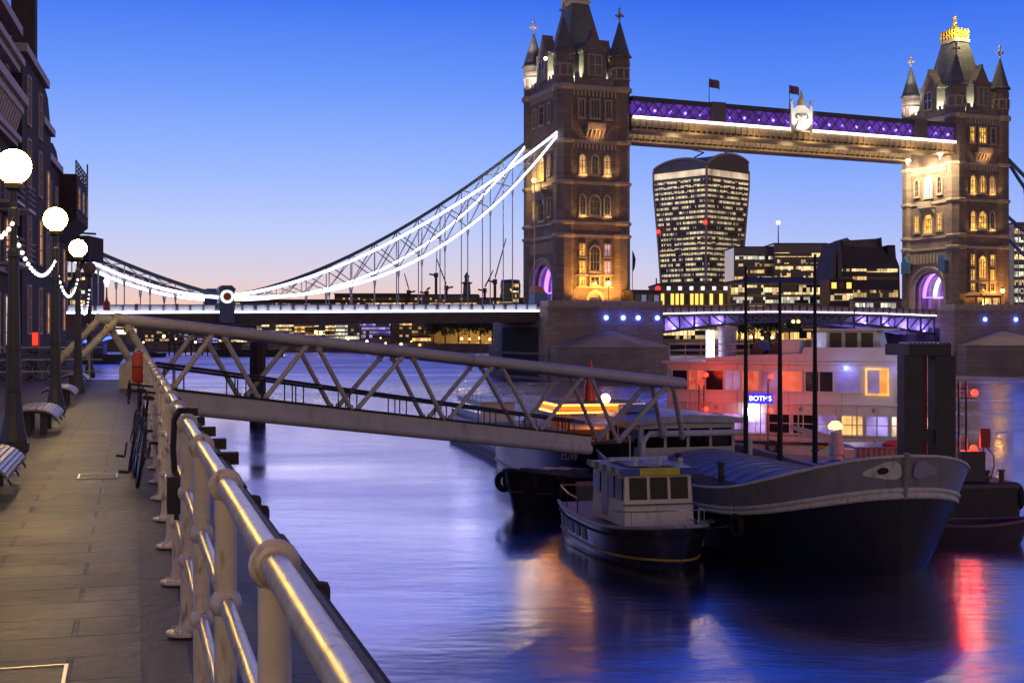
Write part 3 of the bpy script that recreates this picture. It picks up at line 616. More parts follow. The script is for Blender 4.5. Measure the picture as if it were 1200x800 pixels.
    # corbel tables
    for z, n in ((48.5, 14), (39.6, 14)):
        m = MB(); m.box(-4.8, 4.8, -7.95, -7.8, z+.4, z+.62)
        for i in range(n):
            c = -4.6+9.2*i/(n-1); m.box(c-.16, c+.16, -8.06, -7.8, z-.5, z+.4)
        bpart(m, 'corbel_table', FRAMEM, r, PZ)
        m = MB(); m.box(-6.45, -6.3, -5.2, 5.2, z+.4, z+.62)
        for i in range(n+3):
            c = -5.0+10.0*i/(n+2); m.box(-6.56, -6.3, c-.16, c+.16, z-.5, z+.4)
        bpart(m, 'corbel_table', FRAMEM, r, PZ)
    # battlements
    m = MB()
    for sy in (-1, 1):
        m.box(-3.6, 3.6, sy*7.75-.2, sy*7.75+.2, 49.85, 51.2)
        for i in range(6): m.box(-3.55+i*1.25, -2.9+i*1.25, sy*7.75-.21, sy*7.75+.21, 51.2, 51.9)
    for sx in (-1, 1):
        m.box(sx*6.25-.2, sx*6.25+.2, -5.2, 5.2, 49.85, 51.2)
        for i in range(8): m.box(sx*6.25-.21, sx*6.25+.21, -5.1+i*1.32, -4.45+i*1.32, 51.2, 51.9)
    bpart(m, 'battlement', STONE, r, PZ)
    # gabled dormers
    for ax, d, wd in (('y', -7.9, 2.05), ('y', 5.9, 2.05), ('x', -6.4, 2.5), ('x', 4.4, 2.5)):
        m = MB(); g = [(-wd, 49.9), (wd, 49.9), (wd, 55.6), (wd+.25, 55.7), (wd+.25, 56.3), (wd*.78, 56.4), (.22, 59.0), (.22, 59.6), (-.22, 59.6), (-.22, 59.0), (-wd*.78, 56.4), (-wd-.25, 56.3), (-wd-.25, 55.7), (-wd, 55.6)]
        m.prism(g, ax, d, d+2.0); o = bpart(m, 'gable', STONE, r, PZ)
        if d < -6:
            m = MB()
            for c in (-.62, .62): m.prism([(c-.5, 51.9), (c+.5, 51.9), (c+.5, 54.6), (c, 55.2), (c-.5, 54.6)], ax, d-.04, d+.02)
            bpart(m, 'gable_window', GLASSD, o, PZ)
            m = MB()
            for c in (-1.24, 0, 1.24): m.prism([(c-.11, 51.7), (c+.11, 51.7), (c+.11, 55.0), (c-.11, 55.0)], ax, d-.18, d+.02)
            for z in (51.65, 53.4, 55.1): m.prism([(-1.35, z-.1), (1.35, z-.1), (1.35, z+.1), (-1.35, z+.1)], ax, d-.2, d+.02)
            bpart(m, 'gable_tracery', FRAMEM, o, PZ)
    # steep slate roof
    m = MB(); rr_ = [[(sx*a, sy*c, z) for sx, sy in ((-1, -1), (1, -1), (1, 1), (-1, 1))] for a, c, z in ((5.2, 6.6, 50.0), (4.9, 6.2, 52.0), (3.0, 3.9, 58.0), (1.55, 2.1, 65.2))]
    m.loft(rr_); bpart(m, 'roof', SLATE, r, PZ)
    m = MB(); m.box(-1.8, 1.8, -2.35, 2.35, 65.2, 65.7); m.box(-1.6, 1.6, -2.1, 2.1, 65.7, 66.0); cr = bpart(m, 'roof_cap', ASHLAR, r, PZ)
    m = MB()
    for i in range(5):
        for j in range(6):
            if i in (0, 4) or j in (0, 5):
                x, y = -1.5+.75*i, -2+.8*j; m.lathe([(.2, 66), (.36, 66.6), (.22, 66.9), (.36, 67.3), (.02, 68.0)], x, y, 6)
    for sx in (-1, 1):
        m.path([(sx*1.3, 0, 66.2), (sx*1.0, 0, 67.8), (sx*.2, 0, 68.6)], .3, 6); m.path([(0, sx*1.6, 66.2), (0, sx*1.1, 67.8), (0, sx*.2, 68.6)], .3, 6)
    m.lathe([(.3, 68.4), (.12, 68.8), (.5, 69.3), (.12, 69.8), (.1, 70.2), (.34, 70.5), (.02, 71.0)], 0, 0, 8); m.box(-.5, .5, -.1, .1, 70.0, 70.2)
    bpart(m, 'crown', GOLD, cr, PZ)
    # east wall
    dk = GLASSD
    for a, lit in ((-2.5, dk), (0, dk), (2.5, dk)): window(r, 'e', a, 45.9, 1.6 if a == 0 else .95, 2.9, (LITG if (north and a < 1) else lit), False, 2 if a == 0 else 1)
    m = MB(); m.box(-1.7, 1.7, -8.9, -7.8, 42.3, 42.6); m.box(-1.7, 1.7, -8.9, -8.75, 42.6, 43.4)
    for i in range(5): m.prism([(-7.8, 40.9), (-7.8, 42.3), (-8.8, 42.3)], 'x', -1.6+i*.75, -1.4+i*.75)
    bpart(m, 'balcony', ASHLAR, r, PZ)
    for a in (-2.3, 0, 2.3): window(r, 'e', a, 36.5, 1.05, 3.2, (LITG if (north and a < 1) else (LITW if a != 0 else dk)), True)
    for a, w_ in ((-2.3, .95), (0, 1.8), (2.3, .95)): window(r, 'e', a, 29.6, w_, 3.3, (LITG if (north and a < 1) else dk), True, 2 if a == 0 else 1)
    for z, h in ((21.9, 1.9), (19.0, 1.9)):
        for a in (-2.35, 2.35): window(r, 'e', a, z, .95, h, (LITG if a < 0 else LITP) if not north else LITG, False)
    window(r, 'e', 0, 20.6, 1.7, 4.2, dk if not north else LITG, True, 2)
    for a in (-2.35, 0, 2.35): window(r, 'e', a, 16.7, 1.5 if a == 0 else .9, 1.3, LITG if a < 0 else dk, False)
    m = MB()
    for z in (18.0-.35, 15.6): m.box(-3.5, 3.5, -8.0, -7.8, z-.12, z+.12)
    bpart(m, 'sill_band', FRAMEM, r, PZ)
    A = [(-1.7, PZ), (-1.7, 13.6), (-1.2, 14.7), (0, 15.3), (1.2, 14.7), (1.7, 13.6), (1.7, PZ)]; B = [(x*.7, PZ if z == PZ else PZ+(z-PZ)*.8) for x, z in A]
    m = MB(); m.ring(A, B, 'y', -8.2, -7.8); m.prism(B, 'y', -7.86, -7.8); bpart(m, 'doorway', FRAMEM, r, PZ)
    m = MB(); m.prism([(-1.0, PZ), (1.0, PZ), (1.0, PZ+1.7), (-1.0, PZ+1.7)], 'y', -7.95, -7.87); bpart(m, 'door', pm('blue_door', (.08, .08, .2), .5), r, PZ)
    # south wall
    for a, w_ in ((-3.4, 1.2), (0, 2.4), (3.4, 1.2)):
        window(r, 's', a, 36.6, w_, 4.2 if a == 0 else 3.2, LITP if (north and a == 0) else (dk if north else LITW), True, 2 if a == 0 else 1)
        window(r, 's', a, 29.4, w_, 4.0 if a == 0 else 3.0, LITG if north else (LITG if a > 0 else dk), a == 0, 3 if a == 0 else 1)
        window(r, 's', a, 45.6, w_*.8, 3.0, dk, False, 1)
    m = MB(); m.box(-7.5, -6.3, -2.0, 2.0, 32.3, 32.6); m.box(-7.5, -7.35, -2.0, 2.0, 32.6, 33.6); m.prism([(-6.3, 30.9), (-6.3, 32.3), (-7.4, 32.3)], 'y', -1.8, 1.8); bpart(m, 'oriel_balcony', ASHLAR, r, PZ)
    m = MB()
    for i in range(11): m.box(-6.62, -6.3, -5+i*.98, -4.6+i*.98, 21.5, 23.4)
    bpart(m, 'corbel_band', FRAMEM, r, PZ)
    if north:
        for y in (-5.6, 5.6):
            m = MB(); m.prism([(y-.9, 19.6), (y+.9, 19.6), (y+.9, 21.8), (y, 23.0), (y-.9, 21.8)], 'x', -7.9, -6.9); bpart(m, 'blue_bracket', BLUEP, r, PZ)
    return r
TS = tower(0, 'nearer gothic stone bridge tower on the left, its roof top out of the picture', False)
TN = tower(82.3, 'farther gothic stone bridge tower on the right, with a gold crown on its roof', True)
# flood lamps of the towers
AMB = (1.0, .42, .07); GRN = (.86, 1.0, .72)
BULBW = em('flood_lamp_glass', (1.0, .9, .75), 30); BULBA = em('amber_lamp_glass', (1.0, .55, .12), 11)
def flood(u, v, z, col, power, lab, mat, r=.22, aim=None, spot=None, group='flood lamps on the bridge', off=(0, 0, 0)):
    p = bridge(u, v, z); t = thing('flood_lamp', lab, 'flood lamp', p, AZ, group)
    m = MB(); m.sphere((0, 0, 0), r, 10, 7); m.build('lens', mat, t, smooth=True)
    m = MB(); m.tube((0, 0, -r*.9), (0, 0, -r*2.4), .06); m.torus((0, 0, 0), r*1.05, .03, 'x', 12, 5); m.build('yoke', STEELD, t)
    if power: lamp('flood_light', bridge(u+off[0], v+off[1], z+off[2]), power, col, .3, spot, aim)
    return t
for u, nm in ((0, 'nearer'), (82.3, 'farther')):
    for sx in (-1, 1):
        lamp('plinth_flood', bridge(u+sx*2.6, 11.2, PZ+.8), (3000 if u == 0 else 2200), AMB, .4, 125, bridge(u+sx*2.2, 7.8, PZ+8))
    for sx in (-1, 1):
        for sy in (-1, 1):
            lamp('roof_flood', bridge(u+sx*3.7, sy*6.9, 50.6), 4200, GRN, .3, 165, bridge(u+sx*3.7, sy*6.6, 58)); lamp('roof_flood', bridge(u+sx*5.6, sy*4.0, 50.6), 2600, GRN, .3, 165, bridge(u+sx*5.4, sy*4.0, 58))
    lamp('corner_flood', bridge(u-10, -4.0, 50), 3000, (1, .85, .75), .4, 90, bridge(u-TX, -TY, 60))
    lamp('corner_flood', bridge(u-9, -3.0, 57), 2400, (1, .85, .75), .4, 70, bridge(u-TX, -TY, 62))
    for a in (-2.3, 2.3): lamp('sill_flood', bridge(u+a, 8.9, 34.2), 150, (1, .6, .2), .2, 150, bridge(u+a, 7.9, 37)); lamp('sill_flood', bridge(u+a, 8.9, 27.2), 150, (1, .6, .2), .2, 150, bridge(u+a, 7.9, 30))
    lamp('balcony_flood', bridge(u, 9.6, 41.0), 230, (1, .5, .2), .2, 150, bridge(u, 7.9, 43))
lamp('crown_flood', bridge(82.3-2.9, 4.5, 67), 2000, (1, .85, .4), .3); lamp('crown_flood', bridge(82.3+2, 4.5, 67), 1200, (1, .85, .4), .3)
flood(-7.5, -1.0, 34.4, (1, .65, .2), 1100, 'bright warm flood lamp on the balcony over the nearer tower arch', BULBA, .4, off=(-1.2, 0, .3))
flood(-7.6, 4.4, 54.6, GRN, 0, 'white star-like lamp on the corner turret of the nearer tower', BULBW, .25)
flood(72.0, -1.2, 41.6, (1.0, .76, .42), 8000, 'left one of the two flood lamps under the walkways by the farther tower', BULBW, .4, bridge(76, -3, 33), 160, off=(-.9, 0, -.1))
flood(72.6, 7.6, 41.9, (1.0, .76, .42), 8000, 'right one of the two flood lamps under the walkways by the farther tower', BULBW, .4, bridge(76, 4, 33), 160, off=(-.9, 0, -.1))
def quay_lamp(px, v, zt, lab):
    u = u_at(px, v); t = thing('pier_lamp', lab, 'lamp post', bridge(u, v, PZ), AZ, 'amber lamp posts on the piers')
    MB().lathe([(.25, 0), (.2, .4), (.08, .6), (.07, zt-PZ-.3)], 0, 0, 8).build('pole', IRON, t)
    m = MB(); m.sphere((0, 0, zt-PZ), .38, 12, 8); m.build('lantern', BULBA, t, smooth=True)
    MB().lathe([(.3, zt-PZ+.3), (.34, zt-PZ+.4), (.02, zt-PZ+.75)], 0, 0, 8).build('lantern_cap', IRON, t)
    lamp('pier_lamp_light', bridge(u, v-.9, zt+.1), 380, (1, .5, .1), .3)
quay_lamp(713, 11.0, 16.2, 'ornate lamp post with a bright amber lantern at the foot of the nearer tower')
quay_lamp(1175, 11.0, 15.9, 'lamp post with a bright amber lantern at the foot of the farther tower')
# ------------------------------------------------------------------ suspended side span
def span(u0, u1, z0, z1, lab):
    r = thing('bridge_deck', lab, 'bridge deck', bridge(u0, 0, 0), AZ, None); L = u1-u0; s = 1 if L > 0 else -1; L = abs(L)
    f = lambda x: z0 + (z1-z0)*x/L
    X = lambda x: s*x
    m = MB(); m.loft([[(X(x), y, z) for y, z in ((-8.4, f(x)-.9), (8.4, f(x)-.9), (8.4, f(x)-1.5), (7.6, f(x)-2.9), (-7.6, f(x)-2.9), (-8.4, f(x)-1.5))] for x in (0, L)]); m.build('girder', pm('girder_paint', (.16, .13, .13), .55, var=.25, scale=.4, dirt=.3), r)
    m = MB(); m.loft([[(X(x), y, f(x)+dz) for y, dz in ((-8.0, -.88), (8.0, -.88), (8.0, -.84), (-8.0, -.84))] for x in (0, L)]); m.build('roadway', pm('asphalt', (.05, .05, .05), .8), r)
    for sy in (-1, 1):
        m = MB(); m.bar((X(0), sy*8.42, f(0)-.35), (X(L), sy*8.42, f(L)-.35), .08, .8); m.build('parapet_panel', pm('parapet_white', (.72, .72, .76), .5, var=.1), r)
        m = MB(); m.bar((X(0), sy*8.42, f(0)+.1), (X(L), sy*8.42, f(L)+.1), .26, .14); m.bar((X(0), sy*8.42, f(0)-.8), (X(L), sy*8.42, f(L)-.8), .12, .12); m.build('parapet_rail', BLUEP, r)
        n = int(L/1.95)
        for i in range(n+1):
            x = i*L/n
            if sy < 0:
                big = i % 3 == 0; h = .22 if big else .13
                m = MB(); m.box(X(x)-h, X(x)+h, sy*8.62-.1, sy*8.62+.1, f(x)-.85, f(x)+(.28 if big else .15)); o = m.build('parapet_post', BLUEP, r)
                if big: MB().prism([(X(x)-.16, f(x)-.25), (X(x), f(x)-.5), (X(x)+.16, f(x)-.25), (X(x)+.16, f(x)), (X(x)-.16, f(x))], 'y', -8.80, -8.72).build('shield', pm('shield_red', (.4, .03, .04), .5), o)
        m = MB(); m.bar((X(0), sy*8.98, f(0)-1.0), (X(L), sy*8.98, f(L)-1.0), .14, .30); m.build('light_strip', LEDW, r)
        m = MB(); m.bar((X(0), sy*8.7, f(0)-1.2), (X(L), sy*8.7, f(L)-1.2), .62, .1); m.build('strip_ledge', BLUEP, r)
    return r
span(-10.7, -93, 12.55, 11.75, 'suspended road deck with a white light line left of the nearer tower')
span(93.0, 175, 12.4, 11.6, 'suspended road deck running out of the picture behind the farther tower')
CHP = pm('chain_blue_paint', (.07, .14, .24), .45, var=.2); CHW = pm('chain_white_paint', (.5, .52, .58), .45, var=.1)
def chain(u0, sg, v, lab, glow=True):
    """crescent truss from the tower (x=0) down to its low joint, and the short one up to the abutment"""
    r = thing('suspension_chain', lab, 'suspension chain', bridge(u0, v, 0), AZ, 'suspension chains of the bridge')
    LX, HX = 55.2, 85.0
    upz = lambda x: 13.6 + (41.6-13.6)*max(0, 1-x/LX)**1.55
    loz = lambda x: 13.3 + (41.0-13.3)*max(0, 1-x/LX)**2.5
    us = lambda x: 13.6 + (25.0-13.6)*max(0, (x-LX)/(HX-LX))**1.30
    ls = lambda x: 13.3 + (24.4-13.3)*max(0, (x-LX)/(HX-LX))**1.9
    deck = lambda x: 12.3
    for a, b_, uf, lf, n in ((0, LX, upz, loz, 14), (LX, HX, us, ls, 8)):
        xs = [a+(b_-a)*i/24 for i in range(25)]
        for f, nm in ((uf, 'upper_chord'), (lf, 'lower_chord')):
            m = MB(); m.loft([[(sg*x, y, f(x)+z) for y, z in ((-.3, -.3), (.3, -.3), (.3, .3), (-.3, .3))] for x in xs]); o = m.build(nm, CHP, r)
            if glow:
                hot = 1 if (a == 0 or nm == 'lower_chord') else 0
                if hot and (v > 0 or nm == 'lower_chord'):
                    m = MB(); m.loft([[(sg*x, y, f(x)+z) for y, z in ((-.46, -.22), (-.31, -.22), (-.31, .22), (-.46, .22))] for x in xs]); m.build('light_strip', LEDW, o)
        m = MB(); xn = [a+(b_-a)*i/n for i in range(n+1)]
        for i in range(n):
            m.bar((sg*xn[i], 0, uf(xn[i])), (sg*xn[i+1], 0, lf(xn[i+1])), .16, .16); m.bar((sg*xn[i], 0, lf(xn[i])), (sg*xn[i+1], 0, uf(xn[i+1])), .16, .16); m.bar((sg*xn[i], 0, uf(xn[i])), (sg*xn[i], 0, lf(xn[i])), .14, .14)
        m.build('web_lattice', CHW, r)
        for x in xn[1:-1]:
            if lf(x) > 13.9:
                m = MB(); m.tube((sg*x, 0, lf(x)-.3), (sg*x, 0, deck(x)-.4), .09, n=6); m.lathe([(.09, lf(x)-1.6), (.22, lf(x)-.9), (.28, lf(x)-.3)], sg*x, 0, 6); m.build('hanger', CHW, r)
    # the joint at the lowest point
    y1 = -1.85 if v > 0 else -.7
    m = MB(); m.box(sg*LX-1.15, sg*LX+1.15, y1, .7, 9.4 if v > 0 else 11.5, 14.3); m.loft([[(sg*LX+a*k, b_, z) for a, b_ in ((-1.3, y1-.12), (1.3, y1-.12), (1.3, .8), (-1.3, .8))] for k, z in ((1, 14.3), (1, 14.55), (.55, 15.1))]); m.box(sg*LX-1.3, sg*LX+1.3, y1-.1, .75, 12.2, 12.4); o = m.build('joint_casing', CHP, r)
    if v > 0 and glow:
        for c, ra, y0, ma in (('roundel', 1.05, y1-.12, em('roundel_lit', (.9, .9, .8), .9)), ('roundel_boss', .6, y1-.22, pm('boss_red', (.55, .12, .05), .4))):
            m = MB(); m.prism([(sg*LX+ra*math.cos(t), 13.4+ra*math.sin(t)) for t in [2*PI*i/18 for i in range(18)]], 'y', y0, y0+.12); m.build(c, ma, o)
    return r
chain(-6.9, -1, 7.3, 'bright crescent truss chain with two light lines on the near side of the left span')
chain(-6.9, -1, -7.3, 'darker blue crescent truss chain on the far side of the left span')
chain(82.3+6.9, 1, 7.3, 'blue truss chain coming down right of the farther tower, near side', False)
chain(82.3+6.9, 1, -7.3, 'blue truss chain right of the farther tower, far side behind the other', False)
# ------------------------------------------------------------------ bascules
VIOL = (.34, .22, 1.0)
def bascule(u0, sg, lab):
    r = thing('bascule_leaf', lab, 'bascule leaf', bridge(u0, 0, 0), AZ, 'bascule leaves of the bridge'); L = 30.4
    tz = lambda x: 11.0+.55*math.sin(PI/2*x/L); bz = lambda x: 7.6 + 2.35*math.sin(PI/2*min(1, x/L*1.05))
    m = MB(); m.loft([[(sg*x, y, tz(x)+z) for y, z in ((-7.4, -.35), (7.4, -.35), (7.4, .25), (-7.4, .25))] for x in [L*i/8 for i in range(9)]]); m.build('road_slab', STEELD, r)
    for sy in (-1, 1):
        m = MB()
        xs = [L*i/10 for i in range(11)]
        m.loft([[(sg*x, sy*6.9+y, bz(x)+z) for y, z in ((-.25, -.22), (.25, -.22), (.25, .22), (-.25, .22))] for x in xs])
        for i in range(10):
            x0, x1 = xs[i], xs[i+1]
            if tz(x0)-bz(x0) > .6:
                m.bar((sg*x0, sy*6.9, bz(x0)), (sg*x0, sy*6.9, tz(x0)), .3, .3)
                m.bar((sg*x0, sy*6.9, tz(x0)), (sg*x1, sy*6.9, bz(x1)), .22, .22)
        m.build('side_girder', pm('girder_blue', (.05, .07, .16), .5), r)
        m = MB(); m.bar((0, sy*7.5, tz(0)+.75), (sg*L, sy*7.5, tz(L)+.75), .1, .9); m.bar((0, sy*7.5, tz(0)+1.25), (sg*L, sy*7.5, tz(L)+1.25), .2, .1); m.build('parapet', pm('parapet_grey', (.30, .28, .29), .6), r)
        if sy < 0:
            for i in range(21):
                x = L*i/20; MB().box(sg*x-.1, sg*x+.1, -7.68, -7.56, tz(x)+.25, tz(x)+1.35).build('parapet_post', pm('post_dark', (.06, .055, .06), .6), r)
            m = MB(); m.loft([[(sg*x, y, tz(x)+z) for y, z in ((-7.75, .02), (-7.62, .02), (-7.62, .2), (-7.75, .2))] for x in [L*i/8 for i in range(9)]]); m.build('light_strip', em('led_lilac_line', (.9, .72, .95), 3.2), r)
    # inner lattice frames, pale so that the violet lamps show on them
    PAL = pm('bascule_pale_paint', (.62, .62, .7), .5, var=.1)
    for y in (-5.2, 0, 5.2):
        m = MB(); xs = [L*i/18 for i in range(19)]
        for i in range(18):
            x0, x1 = xs[i], xs[i+1]; a, b_ = bz(x0)+.25, bz(x1)+.25; c, d = tz(x0)-.4, tz(x1)-.4
            if d-b_ < .35: continue
            m.bar((sg*x0, y, a), (sg*x1, y, d), .12, .2); m.bar((sg*x0, y, c), (sg*x1, y, b_), .12, .2)
        m.loft([[(sg*x, y+yy, z) for yy, z in ((-.06, bz(x)+.1), (.06, bz(x)+.1), (.06, tz(x)-.5), (-.06, tz(x)-.5))] for x in [L*i/8*.62 for i in range(9)]])
        m.build('inner_lattice', PAL, r)
    m = MB()
    for y in (-3.5, -1.75, 1.75, 3.5): m.loft([[(sg*x, y+yy, bz(x)+z) for yy, z in ((-.35, -.1), (.35, -.1), (.35, .1), (-.35, .1))] for x in [L*i/8 for i in range(9)]])
    m.build('soffit_rib', PAL, r)
    for x in (1.6, 5.5, 10.0, 15.0):
        m = MB(); m.box(sg*x-.25, sg*x+.25, -6.1, -5.9, bz(x)+.25, bz(x)+.45); m.build('violet_lamp', em('violet_lamp_glass', (.5, .3, 1), 8), r)
        p = bridge(u0+sg*x, 6.25, bz(x)+1.0); lamp('violet_light', p, 170, VIOL, .3)
        lamp('violet_light', bridge(u0+sg*x, 0, bz(x)-1.6), 160, VIOL, .4)
    return r
bascule(10.7, 1, 'left half of the opening roadway, lattice lit violet beside the nearer pier')
bascule(71.6, -1, 'right half of the opening roadway, lattice and soffit lit violet by the farther pier')
t = thing('navigation_light', 'pair of amber navigation lights hanging from the middle of the opening roadway', 'signal lamp', bridge(u_at(932, 7.6), 7.75, 9.9), AZ)
for x in (-.55, .55): m = MB(); m.sphere((x, 0, 0), .26, 10, 7); m.build('lens', em('amber_signal', (1, .5, .1), 14), t, smooth=True)
m = MB(); m.box(-1.1, 1.1, .05, .3, -.4, .75); m.build('back_board', STEELD, t)
# ------------------------------------------------------------------ high-level walkways
VP = em('violet_lit_glazing', (.24, .07, .85), .21, .85, .9)
def walkway(v, lab):
    u0 = 6.9; L = 82.3-2*6.9; s = -1 if v > 0 else 1
    r = thing('high_walkway', lab, 'high walkway', bridge(u0, v, 42.4), AZ, 'high-level walkways between the towers'); Z0 = 42.4
    dz = lambda x: .3-.75*x/L
    def ring4(y0, y1, z0, z1): return [[(x, y, z+dz(x)) for y, z in ((y0, z0), (y1, z0), (y1, z1), (y0, z1))] for x in (0, L)]
    def bp(m, n, ma): return m.build(n, ma, r, (0, 0, -Z0))
    WG = pm('walkway_underside_paint', (.33, .25, .16), .55, var=.2, scale=.7)
    m = MB(); m.loft(ring4(-1.8, 1.8, 43.1, 44.7)); m.loft(ring4(-2.05, 2.05, 42.4, 42.75))
    for i in range(58):
        x = L*(i+.5)/58; m.box(x-.1, x+.1, -2.0, 2.0, 42.75+dz(x), 43.1+dz(x)); m.box(x-.12, x+.12, -1.98, -1.8, 43.1+dz(x), 44.5+dz(x)); m.box(x-.12, x+.12, 1.8, 1.98, 43.1+dz(x), 44.5+dz(x))
    bp(m, 'floor_girder', WG)
    m = MB(); m.loft(ring4(-2.25, 2.25, 44.7, 45.0)); m.loft(ring4(-2.3, 2.3, 47.45, 48.05)); m.loft(ring4(-1.9, 1.9, 48.05, 48.3)); bp(m, 'roof_chord', pm('walkway_dark_blue', (.03, .035, .06), .5))
    m = MB(); m.loft(ring4(-1.7, -1.6, 45.0, 47.45)); m.loft(ring4(1.6, 1.7, 45.0, 47.45)); bp(m, 'lit_glazing', VP)
    for y in (-2.15, 2.15):
        m = MB(); n = 34
        for i in range(n):
            a, b_ = L*i/n, L*(i+1)/n
            m.bar((a, y, 45.0+dz(a)), (b_, y, 47.45+dz(b_)), .1, .2); m.bar((a, y, 47.45+dz(a)), (b_, y, 45.0+dz(b_)), .1, .2)
        bp(m, 'lattice', pm('lattice_blue', (.08, .07, .16), .5))
    m = MB()
    for y in (-2.42, 2.3): m.loft([[(x, y+yy, 44.72+z+dz(x)) for yy, z in ((0, -.35), (.12, -.35), (.12, .12), (0, .12))] for x in (0, L)])
    bp(m, 'light_strip', em('walkway_light_strip', (1.0, .88, .80), 3.0))
    for i in range(23):
        x = L*(i+.5)/23; m = MB(); m.sphere((x, -1.85, 46.0+dz(x)), .26, 8, 6); bp(m, 'glow_lamp', em('lilac_bulb', (.45, .35, 1.0), 1.6))
    for x in (.245*L, .88*L):
        m = MB(); m.box(x-1.4, x+1.4, -2.5, 2.5, 44.9+dz(x), 48.35+dz(x)); bp(m, 'stair_turret', pm('walkway_pier_paint', (.12, .11, .13), .6))
    return r
walkway(6.3, 'nearer high walkway of violet-lit lattice joining the two towers')
walkway(-6.3, 'farther high walkway showing its brown underside below the nearer one')
for x in (12, 24, 36, 48, 58, 66):
    lamp('underside_flood', bridge(6.9+x, 9.6, 41.6), 380, (1, .68, .3), 1.2); lamp('underside_flood', bridge(6.9+x, .5, 41.0), 560, (1, .68, .3), 1.2)
# crest in the middle of the walkway
CR = pm('crest_stone', (.74, .72, .66), .5, var=.08)
uc = u_at(940, 9.0); t = thing('crest', 'pale floodlit coat of arms panel on the front of the high walkway', 'crest', bridge(uc, 8.75, 44.3), AZ)
m = MB(); m.prism([(-1.9, 0), (1.9, 0), (1.9, 3.9), (1.4, 4.1), (.9, 4.5), (-.9, 4.5), (-1.4, 4.1), (-1.9, 3.9)], 'y', -.1, .25); m.build('panel', CR, t)
for x in (-2.05, 2.05):
    m = MB(); m.box(x-.22, x+.22, -.2, .3, -.4, 4.6); m.lathe([(.22, 4.6), (.34, 4.75), (.18, 5.0), (.3, 5.3), (.22, 5.65), (.02, 5.75)], x, .05, 8)
    m.build('side_pillar', CR, t)
m = MB(); m.lathe([(.85, 4.5), (.72, 5.0), (.62, 5.6), (.55, 5.75)], 0, .08, 10); m.lathe([(.5, 5.75), (.3, 6.1), (.34, 6.4), (.12, 6.8), (.22, 7.1), (.02, 7.4)], 0, .08, 8); m.build('crown', pm('crest_gilt', (.72, .6, .3), .4, var=.1), t)
m = MB(); m.prism([(-.42, 1.5), (0, 1.0), (.42, 1.5), (.42, 2.3), (-.42, 2.3)], 'y', -.24, -.1); m.build('shield', pm('crest_shield', (.55, .38, .32), .5, var=.3, scale=3), t)
for sx in (-1, 1):
    m = MB(); m.path([(sx*.3, -.2, 2.7), (sx*.7, -.22, 3.05), (sx*1.15, -.2, 2.9), (sx*1.3, -.2, 2.4), (sx*1.0, -.2, 2.2), (sx*.85, -.2, 2.5)], [.2, .2, .18, .14, .1, .06], 6); m.build('mantling', pm('crest_mantling', (.22, .18, .10), .6, var=.5, scale=5), t)
    m = MB(); m.path([(sx*1.3, -.2, .5), (sx*1.1, -.25, 1.0), (sx*.75, -.22, 1.6), (sx*.8, -.22, 2.1)], [.16, .2, .16, .08], 6); m.build('supporter', pm('crest_beast', (.60, .57, .5), .5, var=.25, scale=4), t)
m = MB(); m.lathe([(.32, 2.45), (.4, 2.7), (.3, 2.9), (.05, 3.3)], 0, -.15, 8); m.build('helm', pm('crest_helm', (.45, .4, .3), .4, var=.2), t)
m = MB(); m.box(-1.5, 1.5, -.2, -.1, .22, .4); m.build('scroll', pm('crest_scroll', (.5, .46, .38), .5), t)
lamp('crest_flood', bridge(uc, 12.2, 43.6), 2000, (1, .97, .92), .3, 70, bridge(uc, 8.9, 47.0))
for px, lab in ((831, 'dark flag on a pole above the walkway, left of the crest'), (925, 'red and blue flag flying just beside the crest')):
    u = u_at(px, 6.3); t = thing('flag', lab, 'flag', bridge(u, 6.3, 48.2), AZ, 'flags on the high walkway')
    MB().tube((0, 0, 0), (0, 0, 4.9), .09, .05, 6).build('pole', STEELD, t)
    m = MB(); g = [[(.05+x*.38, .35*math.sin(x*1.3)*x/6, 3.3+z*.25-.05*x) for z in range(7)] for x in range(7)]
    vs = [p for q in g for p in q]; vs2 = [(x, y+.03, z) for x, y, z in vs]; fs = [(i*7+j, i*7+j+1, i*7+j+8, i*7+j+7) for i in range(6) for j in range(6)]
    m.add(vs, fs); m.add(vs2, fs); m.build('cloth', pm('flag_cloth', (.22, .10, .16), .8, var=.8, scale=1.2), t)
# small buildings and gear on the piers
t = thing('control_cabin', 'low flat roofed control cabin on the right end of the nearer pier', 'cabin', bridge(8.0, 9.2, PZ), AZ)
MB().box(-2.7, 2.4, -2.6, 2.4, 0, 2.6).build('wall', pm('cabin_dark', (.10, .085, .08), .6), t); MB().box(-3.0, 2.6, -2.9, 2.6, 2.6, 2.95).build('roof', STEELD, t)
for i in range(4): MB().box(-2.3+i*1.2, -1.4+i*1.2, -2.66, -2.6, .9, 2.1).build('window', em('cabin_window', (.4, .45, .8), .18) if i % 2 else GLASSD, t)
t = thing('kiosk', 'small pale blue kiosk with an orange roof sign beside the nearer tower arch', 'kiosk', bridge(u_at(631, 6.0), 6.0, PZ-.6), AZ)
MB().prism([(-1.5, 0), (1.5, 0), (1.1, 3.0), (-1.1, 3.0)], 'y', -1.2, 1.2).build('wall', pm('kiosk_blue', (.10, .22, .45), .4), t)
MB().prism([(-1.3, 3.0), (.9, 3.0), (.4, 3.9), (-1.0, 4.2)], 'y', -1.1, 1.1).build('roof_sign', pm('kiosk_orange', (.65, .25, .10), .5), t)
t = thing('ticket_shelter', 'dark glazed shelter with a lit inside at the foot of the farther tower', 'shelter', bridge(u_at(1153, 10.6), 10.6, PZ), AZ)
m = MB(); m.box(-3.0, 3.0, -1.4, 1.4, 2.35, 2.75); m.build('roof', STEELD, t)
